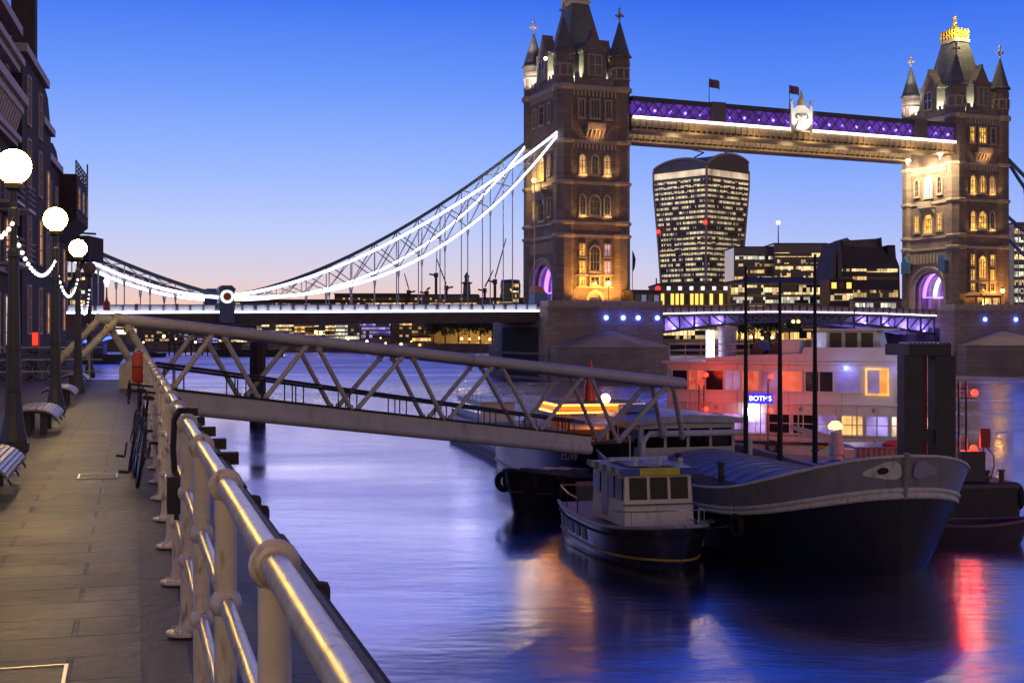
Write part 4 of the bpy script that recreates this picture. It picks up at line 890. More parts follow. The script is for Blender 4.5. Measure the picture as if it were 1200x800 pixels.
for x in (-2.9, -.9, .9, 2.9): MB().box(x-.1, x+.1, -1.3, -1.1, 0, 2.35).build('pillar', STEELD, t)
MB().box(-.8, 2.7, -.6, -.5, .5, 2.1).build('lit_screen', em('shelter_light', (1, .7, .35), .5, .6, 1.5), t)
t = thing('signal_post', 'red river signal lamp on a dark post at the edge of the nearer pier', 'signal lamp', bridge(10.2, 10.9, PZ), AZ)
m = MB(); m.tube((0, 0, 0), (0, 0, 5.0), .12); m.tube((-.6, 0, 2.0), (.3, 0, 2.0), .06); m.build('post', STEELD, t); MB().sphere((.2, -.2, 3.2), .45, 10, 7).build('lens', em('red_signal', (1, .012, .01), 5), t, smooth=True)
t = thing('flag_pole', 'thin flag pole with a furled blue flag on the nearer pier', 'flag pole', bridge(9.6, 3.0, PZ), AZ)
MB().tube((0, 0, 0), (0, 0, 10.2), .09, .05, 6).build('pole', WPX, t); MB().loft([[(.05, 0, z), (.05+w_, -.1, z-.1), (.05+w_, .15, z-.1)] for z, w_ in ((10.0, .1), (8.8, .55), (7.4, .4), (6.6, .1))]).build('cloth', pm('flag_blue', (.05, .05, .16), .8), t)
def road_lamp(px, v, lab):
    u = u_at(px, v); t = thing('bridge_lamp', lab, 'lamp post', bridge(u, v, 11.2), AZ)
    MB().lathe([(.45, 0), (.5, 1.2), (.25, 1.4), (.12, 2.0), (.1, 3.4)], 0, 0, 8).build('pole', pm('bridge_red', (.35, .03, .03), .5), t); MB().lathe([(.2, 3.4), (.5, 4.3), (.3, 4.7), (.05, 5.1)], 0, 0, 8).build('lantern', em('pale_lantern', (.7, .7, 1.0), 1.2), t)
road_lamp(125, 8.9, 'red footed lamp post with a pale lantern at the left end of the bridge')
# ------------------------------------------------------------------ boats
class Hull:
    """s 0 stern .. 1 stem, side -1/+1, t 0 below water .. 1 gunwale; x forward, y to port"""
    def __init__(h, L, B, zs, zm, zb, bluff=2.2, rake=.6, wl=.86, stern=.75, draft=-.5, sharp=.55, be=2.0):
        h.be = be
        h.L, h.B, h.zs, h.zm, h.zb, h.bl, h.rk, h.wl, h.st, h.dr, h.sh = L, B, zs, zm, zb, bluff, rake, wl, stern, draft, sharp
    def gz(h, s):
        a = h.zm; return a + (h.zs-a)*max(0, 1-s/.45)**2 + (h.zb-a)*max(0, (s-.45)/.55)**h.be
    def hb(h, s, t):
        bow = max(0, 1-max(0, (s-h.sh)/(1-h.sh))**h.bl)**(1/h.bl*1.15)
        bw = max(0, 1-max(0, (s-h.sh*.8)/(1-h.sh*.8))**max(1.6, h.bl*.8))**.75
        st = h.st+(1-h.st)*min(1, s/.22)**.7 if s < .22 else 1
        k = t**.8
        return h.B/2*((bw*h.wl)*(1-k)+bow*k)*st
    def P(h, s, sd, t, o=0.0, dz=0.0):
        z = h.dr+(h.gz(s)-h.dr)*t
        x = h.L*(s-1) + h.rk*(t-1)*max(0, (s-.6)/.4)**2 - 0.0
        return V((x + (o if s > .995 else 0), sd*(h.hb(s, t)+o), z+dz))
    def ss(h, n=28): return [1-(1-i/n)**1.6 for i in range(n+1)]
    def shell(h, m, t0, t1, o=0.0, k=5):
        for sd in (-1, 1): m.loft([[h.P(s, sd, t0+(t1-t0)*j/k, o) for j in range(k+1)] for s in h.ss()], caps=False, wrap=False)
        m.loft([[h.P(0, sd, t0+(t1-t0)*j/k, o) for j in range(k+1)] for sd in (-1, 1)], caps=False, wrap=False); return m
    def deck(h, m, t, o=-.06):
        m.loft([[h.P(s, -1, t, o), h.P(s, 1, t, o)] for s in h.ss()], caps=False, wrap=False); return m
    def line(h, m, t, r, o=0.0, s0=0, s1=1, dz=0.0, n=8, sides=(-1, 1)):
        for sd in sides:
            m.path([h.P(s, sd, t, o, dz) for s in h.ss() if s0 <= s <= s1], r, n)
        return m
def boat(name, lab, cat, bow, fwd, group=None):
    f = V(fwd).normalized(); return thing(name, lab, cat, (bow[0], bow[1], 0), math.atan2(f.y, f.x), group)
HBLK = pm('black_hull_paint', (.012, .012, .014), .45, var=.4, scale=.8, dirt=.0, spec=.35); HGRY = pm('grey_bulwark_paint', (.24, .235, .245), .45, var=.15, scale=.6, dirt=.35)
HWHT = pm('strake_white_paint', (.72, .69, .60), .5, var=.12, dirt=.4); DECK = pm('boat_deck', (.10, .10, .11), .7, var=.3)
TARP = pm('blue_sheeting', (.20, .24, .42), .38, var=.2, scale=.8); BWHITE = pm('cabin_white_paint', (.76, .74, .69), .4, var=.08, dirt=.2)
GLB = pm('cabin_glass', (.007, .007, .010), .06, spec=.18)
# --- Dutch style cargo barge
t = boat('cargo_barge', 'big black hulled cargo barge with grey bulwarks and a pale rubbing strake, bow towards us', 'barge', (12.9, 43.0), (.27, -.963))
h = Hull(22, 8.4, 2.75, 2.2, 3.95, 2.6, .45, .86, .75, sharp=.78, be=3.4)
h.shell(MB(), 0, .68).build('hull', HBLK, t, smooth=True)
h.shell(MB(), .75, 1.0, 0, 3).build('bulwark', HGRY, t, smooth=True)
m = MB(); h.line(m, .70, .085, .03); h.line(m, .75, .075, .02); h.shell(m, .68, .76, .03, 2); m.build('rubbing_strake', HWHT, t, smooth=True)
m = MB(); h.line(m, 1.0, .055, 0); m.build('gunwale_cap', HWHT, t, smooth=True)
h.deck(MB(), .80).build('deck', DECK, t)
m = MB(); p0, p1, p2 = h.P(1, 1, 1), h.P(1, 1, .7), h.P(1, 1, 0); m.path([V((p0.x+.04, 0, p0.z+.10)), V((p0.x*.5+p1.x*.5+.05, 0, (p0.z+p1.z)/2)), V((p1.x+.05, 0, p1.z-.08))], [.10, .10, .07], 8); m.build('stem_post', pm('stem_paint', (.30, .28, .24), .5, dirt=.3), t, smooth=True)
for sd in (-1, 1):
    def bow_pt(yy, tt, o):
        lo, hi = .6, 1.0
        for _ in range(30):
            q = (lo+hi)/2; lo, hi = (q, hi) if h.hb(q, tt) > yy else (lo, q)
        return h.P(lo, sd, tt, o)
    n = 28; rim = []
    for i in range(n):
        a = 2*PI*i/n; k = 1+.10*math.cos(3*a+.4); rim.append((.72+(.66 if sd < 0 else .5)*k*math.cos(a), .895+.062*k*math.sin(a)*(1.0-.25*math.cos(a))))
    m = MB(); mid = [(.72+(y-.72)*.5, .895+(q-.895)*.5) for y, q in rim]; m.loft([[bow_pt(y, q, .03) for y, q in rim], [bow_pt(y, q, .03) for y, q in mid], [bow_pt(.72+(y-.72)*.05, .895+(q-.895)*.05, .03) for y, q in rim]], caps=False); o = m.build('anchor_pocket', HWHT if sd < 0 else pm('pocket_lilac', (.34, .32, .42), .5), t, smooth=True)
    m = MB() if sd > 0 else MB(); m.loft([[bow_pt(.78+.2*f*math.cos(2*PI*i/16), .898+.026*f*math.sin(2*PI*i/16), .05) for i in range(16)] for f in (1, .5, .05)], caps=False)
    if sd < 0: m.build('hawse_hole', BLACK, o)
# hatch coaming with rounded sheeting over it
m = MB(); m.box(-16.2, -5.2, -2.3, 2.3, 1.7, 2.28); m.build('hatch_coaming', HGRY, t)
m = MB(); rings = []
for i in range(23):
    x = -16.1+10.8*i/22; rings.append([(x, -2.32+4.64*j/12, 2.26+.50*math.sin(PI*j/12)**.7*(1+.05*((i % 2)*2-1)) + .02*math.sin(i*2.1+j)) for j in range(13)])
m.loft(rings, caps=True, wrap=False); m.build('hatch_sheeting', TARP, t, smooth=True)
m = MB()
for i in range(12): 
    x = -15.9+i*.95; m.path([(x, -2.34+4.68*j/12, 2.26+.55*math.sin(PI*j/12)**.7) for j in range(13)], .035, 6)
m.build('sheeting_hoop', pm('hoop_grey', (.3, .3, .34), .4, .3), t)
m = MB(); m.path([(-16.9, -2.6, 2.2), (-16.9, -2.6, 3.1), (-16.9, -2.3, 3.45), (-16.9, 2.3, 3.45), (-16.9, 2.6, 3.1), (-16.9, 2.6, 2.2)], .14, 8); m.build('hoop_frame', BWHITE, t, smooth=True)
for x, y in ((-4.2, -1.9), (-4.2, 1.2), (-2.6, 1.5), (-8, -2.9), (-12, -2.95)):
    m = MB(); m.lathe([(.12, 2.3), (.12, 2.95), (.17, 2.97), (.17, 3.06), (.02, 3.08)], x, y, 10); m.build('bollard', STEELD, t)
m = MB(); m.box(-4.9, -4.4, -1.5, 1.5, 2.3, 2.9); m.build('hatch_box', BWHITE, t, bev=.03)
m = MB(); m.tube((-2.9, -.7, 2.95), (-2.9, .7, 2.95), .2, n=12); m.box(-3.1, -2.7, -.75, -.6, 2.2, 3.2); m.box(-3.1, -2.7, .6, .75, 2.2, 3.2); m.torus((-2.9, .85, 2.95), .26, .035, 'y', 16, 6); m.build('windlass', STEELD, t, smooth=True)
ROPE = pm('rope', (.2, .16, .11), .9)
for x, y in ((-4.2, -.6), (-1.9, -1.3), (-4.3, 2.0)):
    m = MB(); m.path([(x+(.34-.012*i)*math.cos(i*.7), y+(.34-.012*i)*math.sin(i*.7), 2.36+.009*i) for i in range(26)], .035, 5); m.build('rope_coil', ROPE, t, smooth=True)
for s_, sd in ((.80, -1), (.66, -1), (.52, -1), (.80, 1), (.62, 1)):
    p = h.P(s_, sd, .55, .16); m = MB(); m.torus(p, .36, .13, 'y', 16, 7); m.build('fender_tyre', BLACK, t, smooth=True); m = MB(); m.path([h.P(s_, sd, 1, .03), h.P(s_, sd, .75, .10), p+V((0, 0, .36))], .018, 5); m.build('fender_rope', ROPE, t)
# after cabin of the barge
m = MB(); m.box(-22.4, -17.9, -2.35, 2.35, 1.8, 3.85); wl_ = m.build('wheelhouse', BWHITE, t, bev=.04)
m = MB(); m.loft([[(-22.8, y, 3.86+.05*math.cos(y)) for y in (-2.7, -1.5, 0, 1.5, 2.7)]+[(-22.8, y, 4.05+.22*math.cos(y*.6)) for y in (2.7, 1.5, 0, -1.5, -2.7)], [(-17.4, y, 3.86+.05*math.cos(y)) for y in (-2.7, -1.5, 0, 1.5, 2.7)]+[(-17.4, y, 4.05+.2*math.cos(y*.6)) for y in (2.7, 1.5, 0, -1.5, -2.7)]]); m.build('wheelhouse_roof', pm('roof_pale', (.5, .5, .56), .4, dirt=.15), wl_, smooth=True)
for i in range(4): y = -1.68+i*1.12; MB().box(-17.9, -17.86, y-.48, y+.48, 2.75, 3.6).build('window', GLB, wl_)
for i in range(3): x = -21.4+i*1.35; MB().box(x-.5, x+.5, -2.39, -2.35, 2.75, 3.55).build('window', GLB, wl_)
for i in range(3): x = -21.4+i*1.35; MB().box(x-.5, x+.5, 2.35, 2.39, 2.75, 3.55).build('window', GLB, wl_)
m = MB(); m.box(-21.5, -20.2, -2.1, -.6, 4.2, 4.55); m.build('roof_hatch', pm('roof_box_blue', (.18, .26, .5), .4), wl_, bev=.05)
# mooring rope on the bow
m = MB(); a, b_ = V((-.3, -1.2, 3.4)), V((-6.5, -4.6, .8)); m.path([a.lerp(b_, i/10)-V((0, 0, 1.0*4*(i/10)*(1-i/10)*.4)) for i in range(11)], .025, 5); m.build('mooring_rope', pm('rope', (.2, .16, .11), .9), t)
# --- patrol launch
t = boat('patrol_launch', 'small launch with a cream cabin and blue and yellow chequered roof edge', 'launch', (5.72, 43.6), (.24, -.97)); t.scale = (1.0, 1.12, .93)
h = Hull(9.6, 3.3, 1.45, 1.28, 1.75, 2.0, .5, .88, .85, sharp=.62)
NAVY = pm('navy_hull_paint', (.016, .017, .030), .3, var=.2, coat=.3)
h.shell(MB(), 0, .93).build('hull', NAVY, t, smooth=True)
m = MB(); h.line(m, .96, .07, .02); m.build('gunwale', pm('gunwale_grey', (.42, .40, .40), .5, dirt=.3), t, smooth=True)
m = MB(); h.line(m, .40, .05, .01); m.build('waterline_stripe', pm('stripe_yellow', (.50, .38, .04), .5, dirt=.3), t, smooth=True)
m = MB(); h.line(m, .80, .035, .03); m.build('rubbing_band', BLACK, t, smooth=True)
h.deck(MB(), .93, -.03).build('deck', pm('launch_deck', (.36, .34, .33), .6, dirt=.2), t)
for k in range(5):
    s0 = .06+k*.085
    for sd in (-1, 1): m = MB(); m.loft([[h.P(s, sd, q, .025) for q in (.50, .66, .80)] for s in (s0, s0+.03, s0+.055)], caps=False, wrap=False); m.build('side_panel', pm('panel_grey', (.26, .25, .30), .5), t)
bz, x0, x1, hy = 1.30, -6.1, -2.35, 1.16
m = MB(); m.loft([[(x0, -hy, bz), (x0, hy, bz), (x0+.05, hy-.06, 3.28), (x0+.05, -hy+.06, 3.28)], [(x1, -hy, bz), (x1, hy, bz), (x1-.18, hy-.06, 3.28), (x1-.18, -hy+.06, 3.28)]]); cab = m.build('cabin', pm('launch_cream', (.85, .79, .60), .42, var=.08, dirt=.25), t, bev=.03)
# front panes lean with the cabin front
def fr(y, z): return (x1-.18*(z-bz)/1.98+.012, y, z)
for i in range(3):
    a = -1.0+i*.68; m = MB(); m.add([fr(a+.04, 2.32), fr(a+.62, 2.32), fr(a+.62, 3.14), fr(a+.04, 3.14)], [(0, 1, 2, 3)]); m.build('window', GLB, cab)
for sd in (-1, 1):
    for a, w_, z0 in ((-5.9, .8, 2.3), (-4.9, .7, 1.5), (-4.05, .55, 2.3), (-3.3, .7, 2.3)):
        m = MB(); m.prism([(a, z0), (a+w_, z0), (a+w_, 3.1), (a, 3.1)], 'y', sd*(hy-.02), sd*(hy+.015)); m.build('side_window' if z0 > 2 else 'door', GLB if z0 > 2 else pm('door_lilac', (.32, .30, .42), .4), cab)
m = MB(); m.box(x1-.1, x1+.03, -hy-.02, hy+.02, 2.12, 2.16); m.build('trim_line', NAVY, cab)
m = MB(); m.box(x0-.12, x1+.02, -hy-.14, hy+.14, 3.28, 3.38); m.box(x0+.4, x1-.6, -.8, .8, 3.52, 3.58); rf = m.build('cabin_roof', pm('launch_roof', (.40, .42, .5), .5), t)
YL, BL = pm('chequer_yellow', (.70, .60, .03), .45), pm('chequer_blue', (.03, .09, .36), .45)
for k in range(4):
    m = MB(); y = -hy-.15+k*(2*hy+.3)/4; m.box(x1+.0, x1+.035, y, y+(2*hy+.3)/4, 3.24, 3.50); m.build('chequer', (BL, YL, BL, BL)[k] if k != 2 else YL, rf)
for sd in (-1, 1):
    for k in range(8):
        x = x0-.12+k*(x1-x0+.12)/8; MB().box(x, x+(x1-x0+.12)/8, sd*(hy+.135)-.015, sd*(hy+.135)+.015, 3.24, 3.50).build('chequer', YL if k % 2 else BL, rf)
m = MB(); m.box(x0, x1, -hy-.1, hy+.1, 3.38, 3.46); m.lathe([(.3, 3.46), (.3, 3.6), (.22, 3.72), (.02, 3.75)], -3.4, .1, 14); m.tube((-3.9, -.5, 3.46), (-3.9, -.5, 4.6), .02); m.bar((-4.6, -1.0, 3.62), (-4.6, 1.0, 3.62), .16, .16); m.build('radar', pm('radar_white', (.55, .55, .58), .4), rf)
m = MB(); m.path([h.P(s, 1, 1, -.05, .62) for s in (.34, .22, .1, .02)]+[h.P(s, -1, 1, -.05, .62) for s in (.02, .1, .22, .34)], .035, 6); m.build('stern_rail', pm('orange_rail', (.85, .20, .03), .4), t)
m = MB()
for s in (.34, .18, .02):
    for sd in (-1, 1): m.tube(h.P(s, sd, 1, -.05, 0), h.P(s, sd, 1, -.05, .62), .02)
m.build('stern_stanchion', STEELD, t)
m = MB(); m.path([h.P(s, -1, 1, -.12, .5) for s in (.72, .82, .9, .96, .99)]+[h.P(s, 1, 1, -.12, .5) for s in (.99, .96, .9, .82, .72)], .022, 6)
for s in (.72, .84, .95):
    for sd in (-1, 1): m.tube(h.P(s, sd, 1, -.12, 0), h.P(s, sd, 1, -.12, .5), .016)
m.build('bow_rail', pm('bow_rail_steel', (.5, .5, .5), .3, .8), t)
for s_ in (.30, .5, .68):
    p = h.P(s_, 1, .62, .12); m = MB(); m.lathe([(.02, p.z-.32), (.1, p.z-.26), (.11, p.z+.2), (.03, p.z+.3)], p.x, p.y, 10); m.build('fender', pm('fender_white', (.5, .5, .5), .5, dirt=.4), t, smooth=True)
for y in (-.7, .1, .8):
    m = MB(); m.lathe([(.07, 3.58), (.07, 3.68), (.1, 3.70), (.09, 3.82), (.02, 3.86)], -2.7, y, 10); m.build('search_light', pm('radar_white', (.55, .55, .58), .4), t, smooth=True)
m = MB(); m.path([(-1.0, .5, 1.75), (-.6, 1.2, 1.68), (-1.4, 1.4, 1.66), (-2.2, 1.3, 1.5)], .025, 5); m.build('bow_rope', ROPE, t)
# --- dark open boat with a tyre at its bow
t = boat('work_boat', 'low black work boat with a tyre fender on its end, left of the launch', 'boat', (.1, 57.2), (-.62, -.78))
h = Hull(9.5, 3.6, 1.5, 1.45, 2.0, 2.4, .3, .9, .8, sharp=.6)
h.shell(MB(), 0, 1).build('hull', HBLK, t, smooth=True); m = MB(); h.line(m, 1, .08, .02); h.line(m, .62, .06, .02); m.build('gunwale', pm('gunwale_dark', (.07, .065, .06), .6), t, smooth=True); h.deck(MB(), .82).build('deck', DECK, t)
for s, sd in ((.985, 1), (.93, -1), (.8, -1), (.88, 1)):
    p = h.P(s, sd, .78, .16); m = MB(); m.torus(p, .34, .14, 'x', 18, 8); m.build('tyre', BLACK, t, smooth=True)
for k in range(3): m = MB(); m.box(-4.6+k*1.3, -4.0+k*1.3, -.8, .8, 1.3, 1.75+.1*k); m.build('locker', pm('locker_grey', (.16, .15, .15), .6), t, bev=.03)
# --- tug with the orange lit canopy
t = boat('tug', 'dark tug with an orange lit canopy and pale name letters on its bow', 'tug', (5.4, 60.2), (.22, -.975))
h = Hull(19, 5.6, 2.5, 2.35, 3.1, 2.1, .5, .88, .85, sharp=.6)
h.shell(MB(), 0, .95).build('hull', pm('tug_hull', (.02, .018, .024), .35, var=.3), t, smooth=True)
m = MB(); h.line(m, .98, .09, .02); m.build('gunwale', pm('tug_gunwale', (.40, .18, .08), .5), t, smooth=True); m = MB(); h.line(m, .33, .08, .03); m.build('rubbing_band', pm('tug_band', (.4, .36, .36), .5), t, smooth=True); h.deck(MB(), .9).build('deck', DECK, t)
m = MB(); m.box(-8.3, -5.0, -1.7, 1.7, 2.2, 3.2); m.box(-15.5, -8.3, -1.5, 1.5, 2.2, 3.0); m.build('deckhouse', pm('tug_wood', (.25, .10, .04), .5, var=.3), t, bev=.04)
for k in range(6): 
    for sd in (-1, 1): MB().tube((-7.9+k*.62, sd*1.6, 3.2), (-7.9+k*.62, sd*1.6, 4.13), .07).build('canopy_post', pm('tug_wood', (.25, .10, .04), .5), t)
m = MB(); m.box(-8.1, -4.6, -2.2, 2.2, 4.12, 4.16); m.box(-8.1, -4.6, -2.2, 2.2, 4.36, 4.5); cn = m.build('canopy', pm('canopy_dark', (.06, .04, .04), .5), t)
m = MB()
for sd in (-1, 1): m.box(-8.1, -4.6, sd*2.24-.03, sd*2.24+.03, 4.02, 4.10); m.box(-8.1, -4.6, sd*2.24-.03, sd*2.24+.03, 4.38, 4.46)
for x in (-8.15, -4.55): m.box(x-.03, x+.03, -2.24, 2.24, 4.02, 4.10); m.box(x-.03, x+.03, -2.24, 2.24, 4.38, 4.46)
m.build('neon_edge', em('orange_neon', (1.0, .40, .04), 6), cn)
m = MB(); m.box(-8.12, -4.58, -2.21, 2.21, 4.161, 4.359); m.build('lit_fascia', em('orange_fascia', (1.0, .22, .02), .85), cn)
m = MB(); m.sphere((-5.2, .4, 4.7), .24, 10, 7); m.build('deck_lamp', em('hot_amber', (1, .7, .3), 9), t, smooth=True); m = MB(); m.sphere((-4.4, 2.3, 4.3), .12, 8, 6); m.build('deck_lamp', em('white_lamp', (.8, .85, 1), 20), t, smooth=True)
m = MB(); m.lathe([(.35, 4.3), (.3, 5.2), (.06, 6.6)], -7.2, .2, 10); m.build('funnel', pm('funnel_red', (.5, .03, .03), .4), t, smooth=True)
fx = V((.22, -.975, 0)).normalized(); fy = V((-fx.y, fx.x, 0))
def onboat(root, x, y, z): return root.location + Matrix.Rotation(root.rotation_euler.z, 3, 'Z') @ V((x, y, z))
lamp('tug_light', onboat(t, -6.3, 0, 3.9), 70, (1, .42, .08), .5); lamp('tug_light', onboat(t, -7.9, .4, 5.2), 50, (1, .1, .03), .3)
NAME = pm('name_paint', (.72, .58, .50), .5)
p, q = h.P(.78, -1, .80, .05), h.P(.93, -1, .80, .05); text('name_lettering', 'EDW', .62, NAME, t, (h.P(.86, -1, .80, .16)), (PI/2-.12, 0, math.atan2(q.y-p.y, q.x-p.x)))
p, q = h.P(.93, 1, .80, .05), h.P(.78, 1, .80, .05); text('name_lettering', 'EDW', .5, NAME, t, (h.P(.86, 1, .80, .16)), (PI/2-.12, 0, math.atan2(q.y-p.y, q.x-p.x)))
# --- white pleasure cruiser behind the gangway
t = boat('pleasure_cruiser', 'white river cruiser with deck rails, seen through the gangway lattice', 'cruiser', (.2, 92), (.22, -.975)); t.scale = (.8, .8, .72)
h = Hull(22, 4.4, 2.2, 1.9, 2.4, 2.0, 1.2, .8, .8, sharp=.35)
h.shell(MB(), 0, 1).build('hull', BWHITE, t, smooth=True); m = MB(); h.line(m, .3, .1, .02); m.build('rubbing_band', NAVY, t, smooth=True); h.deck(MB(), .92).build('deck', DECK, t)
m = MB(); m.box(-19, -7, -1.6, 1.6, 1.7, 3.9); cb = m.build('cabin', BWHITE, t, bev=.05)
for sd in (-1, 1):
    for k in range(7): MB().box(-18.4+k*1.65, -17.2+k*1.65, sd*1.6-.03, sd*1.6+.03, 2.7, 3.4).build('window', em('cruiser_window', (.8, .75, 1.0), .35, .7, .6), cb)
m = MB(); m.box(-19.5, -6.4, -1.8, 1.8, 3.9, 4.02); m.build('cabin_roof', BWHITE, cb)
m = MB()
for z in (4.5, 4.95): m.path([(-19, -2, z), (-5, -2, z), (-5, 2, z), (-19, 2, z)], .03, 5)
for k in range(8):
    for sd in (-2, 2): m.tube((-19+2*k, sd, 4.1), (-19+2*k, sd, 4.95), .03, n=5)
m.build('deck_rail', WPX, t)
lamp('cruiser_light', onboat(t, -4, -2.8, 5.2), 40, (.8, .75, 1), 1.0)
# --- finger pontoon and landing pontoon
PONT = pm('pontoon_grey', (.27, .25, .26), .6, var=.25, dirt=.35)
def pontoon(lab, x0, d0, x1, d1, w_, z, grp=None):
    t = thing('pontoon', lab, 'pontoon', ((x0+x1)/2, (d0+d1)/2, 0), math.atan2(d1-d0, x1-x0), grp); L = math.hypot(x1-x0, d1-d0)
    MB().box(-L/2, L/2, -w_/2, w_/2, -.4, z).build('float', PONT, t, bev=.06)
    m = MB()
    for sd in (-1, 1): m.box(-L/2, L/2, sd*w_/2-.12, sd*w_/2+.12, z-.12, z+.12)
    m.build('edge_beam', pm('edge_pale', (.42, .40, .42), .5, dirt=.3), t); return t
pontoon('long narrow grey pontoon stretching away under the gangway', -3.6, 99, 3.4, 66, 2.2, .7, 'floating pontoons')
pontoon('landing pontoon under the lower end of the gangway', 2.8, 59.3, 8.2, 59.3, 2.6, 1.3, 'floating pontoons')
# --- two-deck passenger ship
SHIP = pm('ship_white_paint', (.62, .60, .58), .4, var=.08, scale=.5, dirt=.15)
t = boat('passenger_ship', 'large white two-deck passenger ship with lit saloon windows behind the barges', 'ship', (28.9, 85.0), (.927, -.376))
h = Hull(19.6, 6.6, 1.2, 1.1, 1.5, 2.4, .6, .9, .85, sharp=.8)
h.shell(MB(), 0, 1).build('hull', SHIP, t, smooth=True); h.deck(MB(), .95).build('deck', DECK, t)
m = MB(); m.box(-18.6, -.9, -3.0, 3.0, 1.0, 5.9); sup = m.build('superstructure', SHIP, t, bev=.08)
LOWL = em('saloon_lit', (1.0, .72, .55), .8, .7, .6); LOWB = em('saloon_blue', (.5, .42, 1.0), .42, .8, .7)
DKW = pm('ship_dark_pane', (.02, .015, .02), .12)
DIM = em('saloon_dim', (.35, .3, .6), .2, .9, .8)
xs = [-18.2, -17.05, -15.9, -14.6, -13.45, -12.2, -10.9, -9.3, -7.35, -3.5, -2.0]; ws = [1.0, 1.0, 1.15, 1.0, 1.1, 1.15, 1.35, 1.75, 1.5, 1.35, 1.0]
for k, (x0, w_) in enumerate(zip(xs, ws)):
    fo = MB().box(x0, x0+w_, -3.05, -3.0, 4.15, 5.42).build('window', DIM if k in (3, 5, 8, 9, 10) else (em('saloon_ember', (1.0, .5, .25), .10, .9, 1.6) if k in (1, 4, 6) else DKW), sup)
    f = MB(); f.ring([(x0-.09, 4.06), (x0+w_+.09, 4.06), (x0+w_+.09, 5.51), (x0-.09, 5.51)], [(x0, 4.15), (x0+w_, 4.15), (x0+w_, 5.42), (x0, 5.42)], 'y', -3.12, -3.0)
    if k % 2: f.box(x0+w_/2-.03, x0+w_/2+.03, -3.08, -3.05, 4.15, 5.42)
    f.build('window_frame', SHIP, fo)
for k in range(11):
    x0 = -17.9+k*1.56; pane = DKW if k in (0, 1, 4, 5) else (LOWL if k > 8 else (LOWB if k not in (7,) else em('amber_saloon', (1.0, .6, .2), .7, .5, 1)))
    fo = MB().box(x0, x0+1.3, -3.05, -3.0, 1.35, 2.6).build('window', pane, sup)
    f = MB(); f.box(x0+.62, x0+.68, -3.09, -3.05, 1.35, 2.6); f.box(x0, x0+1.3, -3.09, -3.05, 2.0, 2.06)
    f.ring([(x0-.07, 1.28), (x0+1.37, 1.28), (x0+1.37, 2.67), (x0-.07, 2.67)], [(x0, 1.35), (x0+1.3, 1.35), (x0+1.3, 2.6), (x0, 2.6)], 'y', -3.1, -3.0); f.build('glazing_bar', SHIP, fo)
m = MB(); m.ring([(-5.5, 3.95), (-4.05, 3.95), (-4.05, 5.7), (-5.5, 5.7)], [(-5.40, 4.05), (-4.15, 4.05), (-4.15, 5.58), (-5.40, 5.58)], 'y', -3.16, -3.0); o = m.build('lit_doorway_frame', em('amber_frame', (1.0, .5, .1), .9, .5, 1.5), sup)
MB().box(-4.62, -4.16, -3.08, -3.0, 4.06, 5.57).build('lit_doorway', em('amber_door', (1.0, .42, .06), .5, .3, 2), o); MB().box(-5.39, -4.64, -3.06, -3.0, 4.06, 5.57).build('doorway_pane', DIM, o)
m = MB(); m.box(-18.9, -.6, -3.3, 3.3, 5.9, 6.05); m.build('deck_edge', SHIP, sup); m = MB(); m.box(-18.7, -.7, -3.16, 3.16, 3.28, 3.4); m.build('waist_rail', SHIP, sup)
for y in (-3.1, 3.1):
    m = MB(); m.loft([[(x, y-.05, 6.05), (x, y+.05, 6.05), (x, y+.05, z), (x, y-.05, z)] for x, z in ((-15.9, 6.3), (-12.5, 6.5), (-9.5, 6.6), (-9.4, 7.0), (-.6, 7.05))]); m.build('upper_bulwark', SHIP, t)
m = MB(); m.loft([[(-9.3, -2.0, 6.05), (-9.3, 2.0, 6.05), (-9.0, 1.9, 8.1), (-9.0, -1.9, 8.1)], [(-4.4, -2.0, 6.05), (-4.4, 2.0, 6.05), (-4.9, 1.9, 8.1), (-4.9, -1.9, 8.1)]]); wh = m.build('wheelhouse', SHIP, t, bev=.06)
for k in range(4): MB().box(-8.9+k*1.0, -8.15+k*1.0, -2.03, -1.9, 7.0, 7.95).build('window', DKW if k else em('deck_strip_pane', (.6, .6, .9), .4, .8, .9), wh)
m = MB(); m.box(-9.6, -3.9, -2.3, 2.3, 8.1, 8.22); m.build('wheelhouse_roof', SHIP, wh)
m = MB(); m.box(-3.6, -1.2, -1.5, 1.5, 6.05, 7.35); m.build('deck_cabin', SHIP, t, bev=.05)
m = MB()
for z in (6.75, 7.2): m.path([(-18.4, -3.1, z), (-13, -3.1, z)], .03, 5); m.path([(-18.4, -3.1, z), (-18.4, 3.1, z), (-13, 3.1, z)], .03, 5)
for k in range(6): m.tube((-18.4+k*1.08, -3.1, 6.05), (-18.4+k*1.08, -3.1, 7.2), .028, n=5)
m.build('deck_rail', WPX, t)
m = MB(); m.lathe([(.62, 6.05), (.62, 8.2), (.68, 8.25), (.68, 8.4)], -15.2, .2, 16); m.build('funnel', pm('funnel_pale', (.42, .38, .48), .4), t, smooth=True)
m = MB(); m.box(-16.5, -16.0, -.6, -.2, 6.05, 8.1); m.build('light_column', em('white_column', (.85, .85, 1.0), 3.5), t)
for x in (-12.9, -11.6):
    m = MB(); m.prism([(x-.6, 6.15), (x+.6, 6.15), (x+.75, 6.75), (x+.25, 7.4)], 'y', -2.4, 1.0); m.build('deck_cover', pm('cover_dark', (.12, .05, .06), .6), t)
m = MB(); m.box(-10.9, -9.7, -2.9, -.6, 6.05, 7.5); m.build('deck_locker', SHIP, t, bev=.05)
sg = MB(); sg.box(-13.0, -11.4, -3.3, -3.17, 3.3, 3.95); so_ = sg.build('name_sign', em('sign_blue', (.03, .03, .9), .9), t)
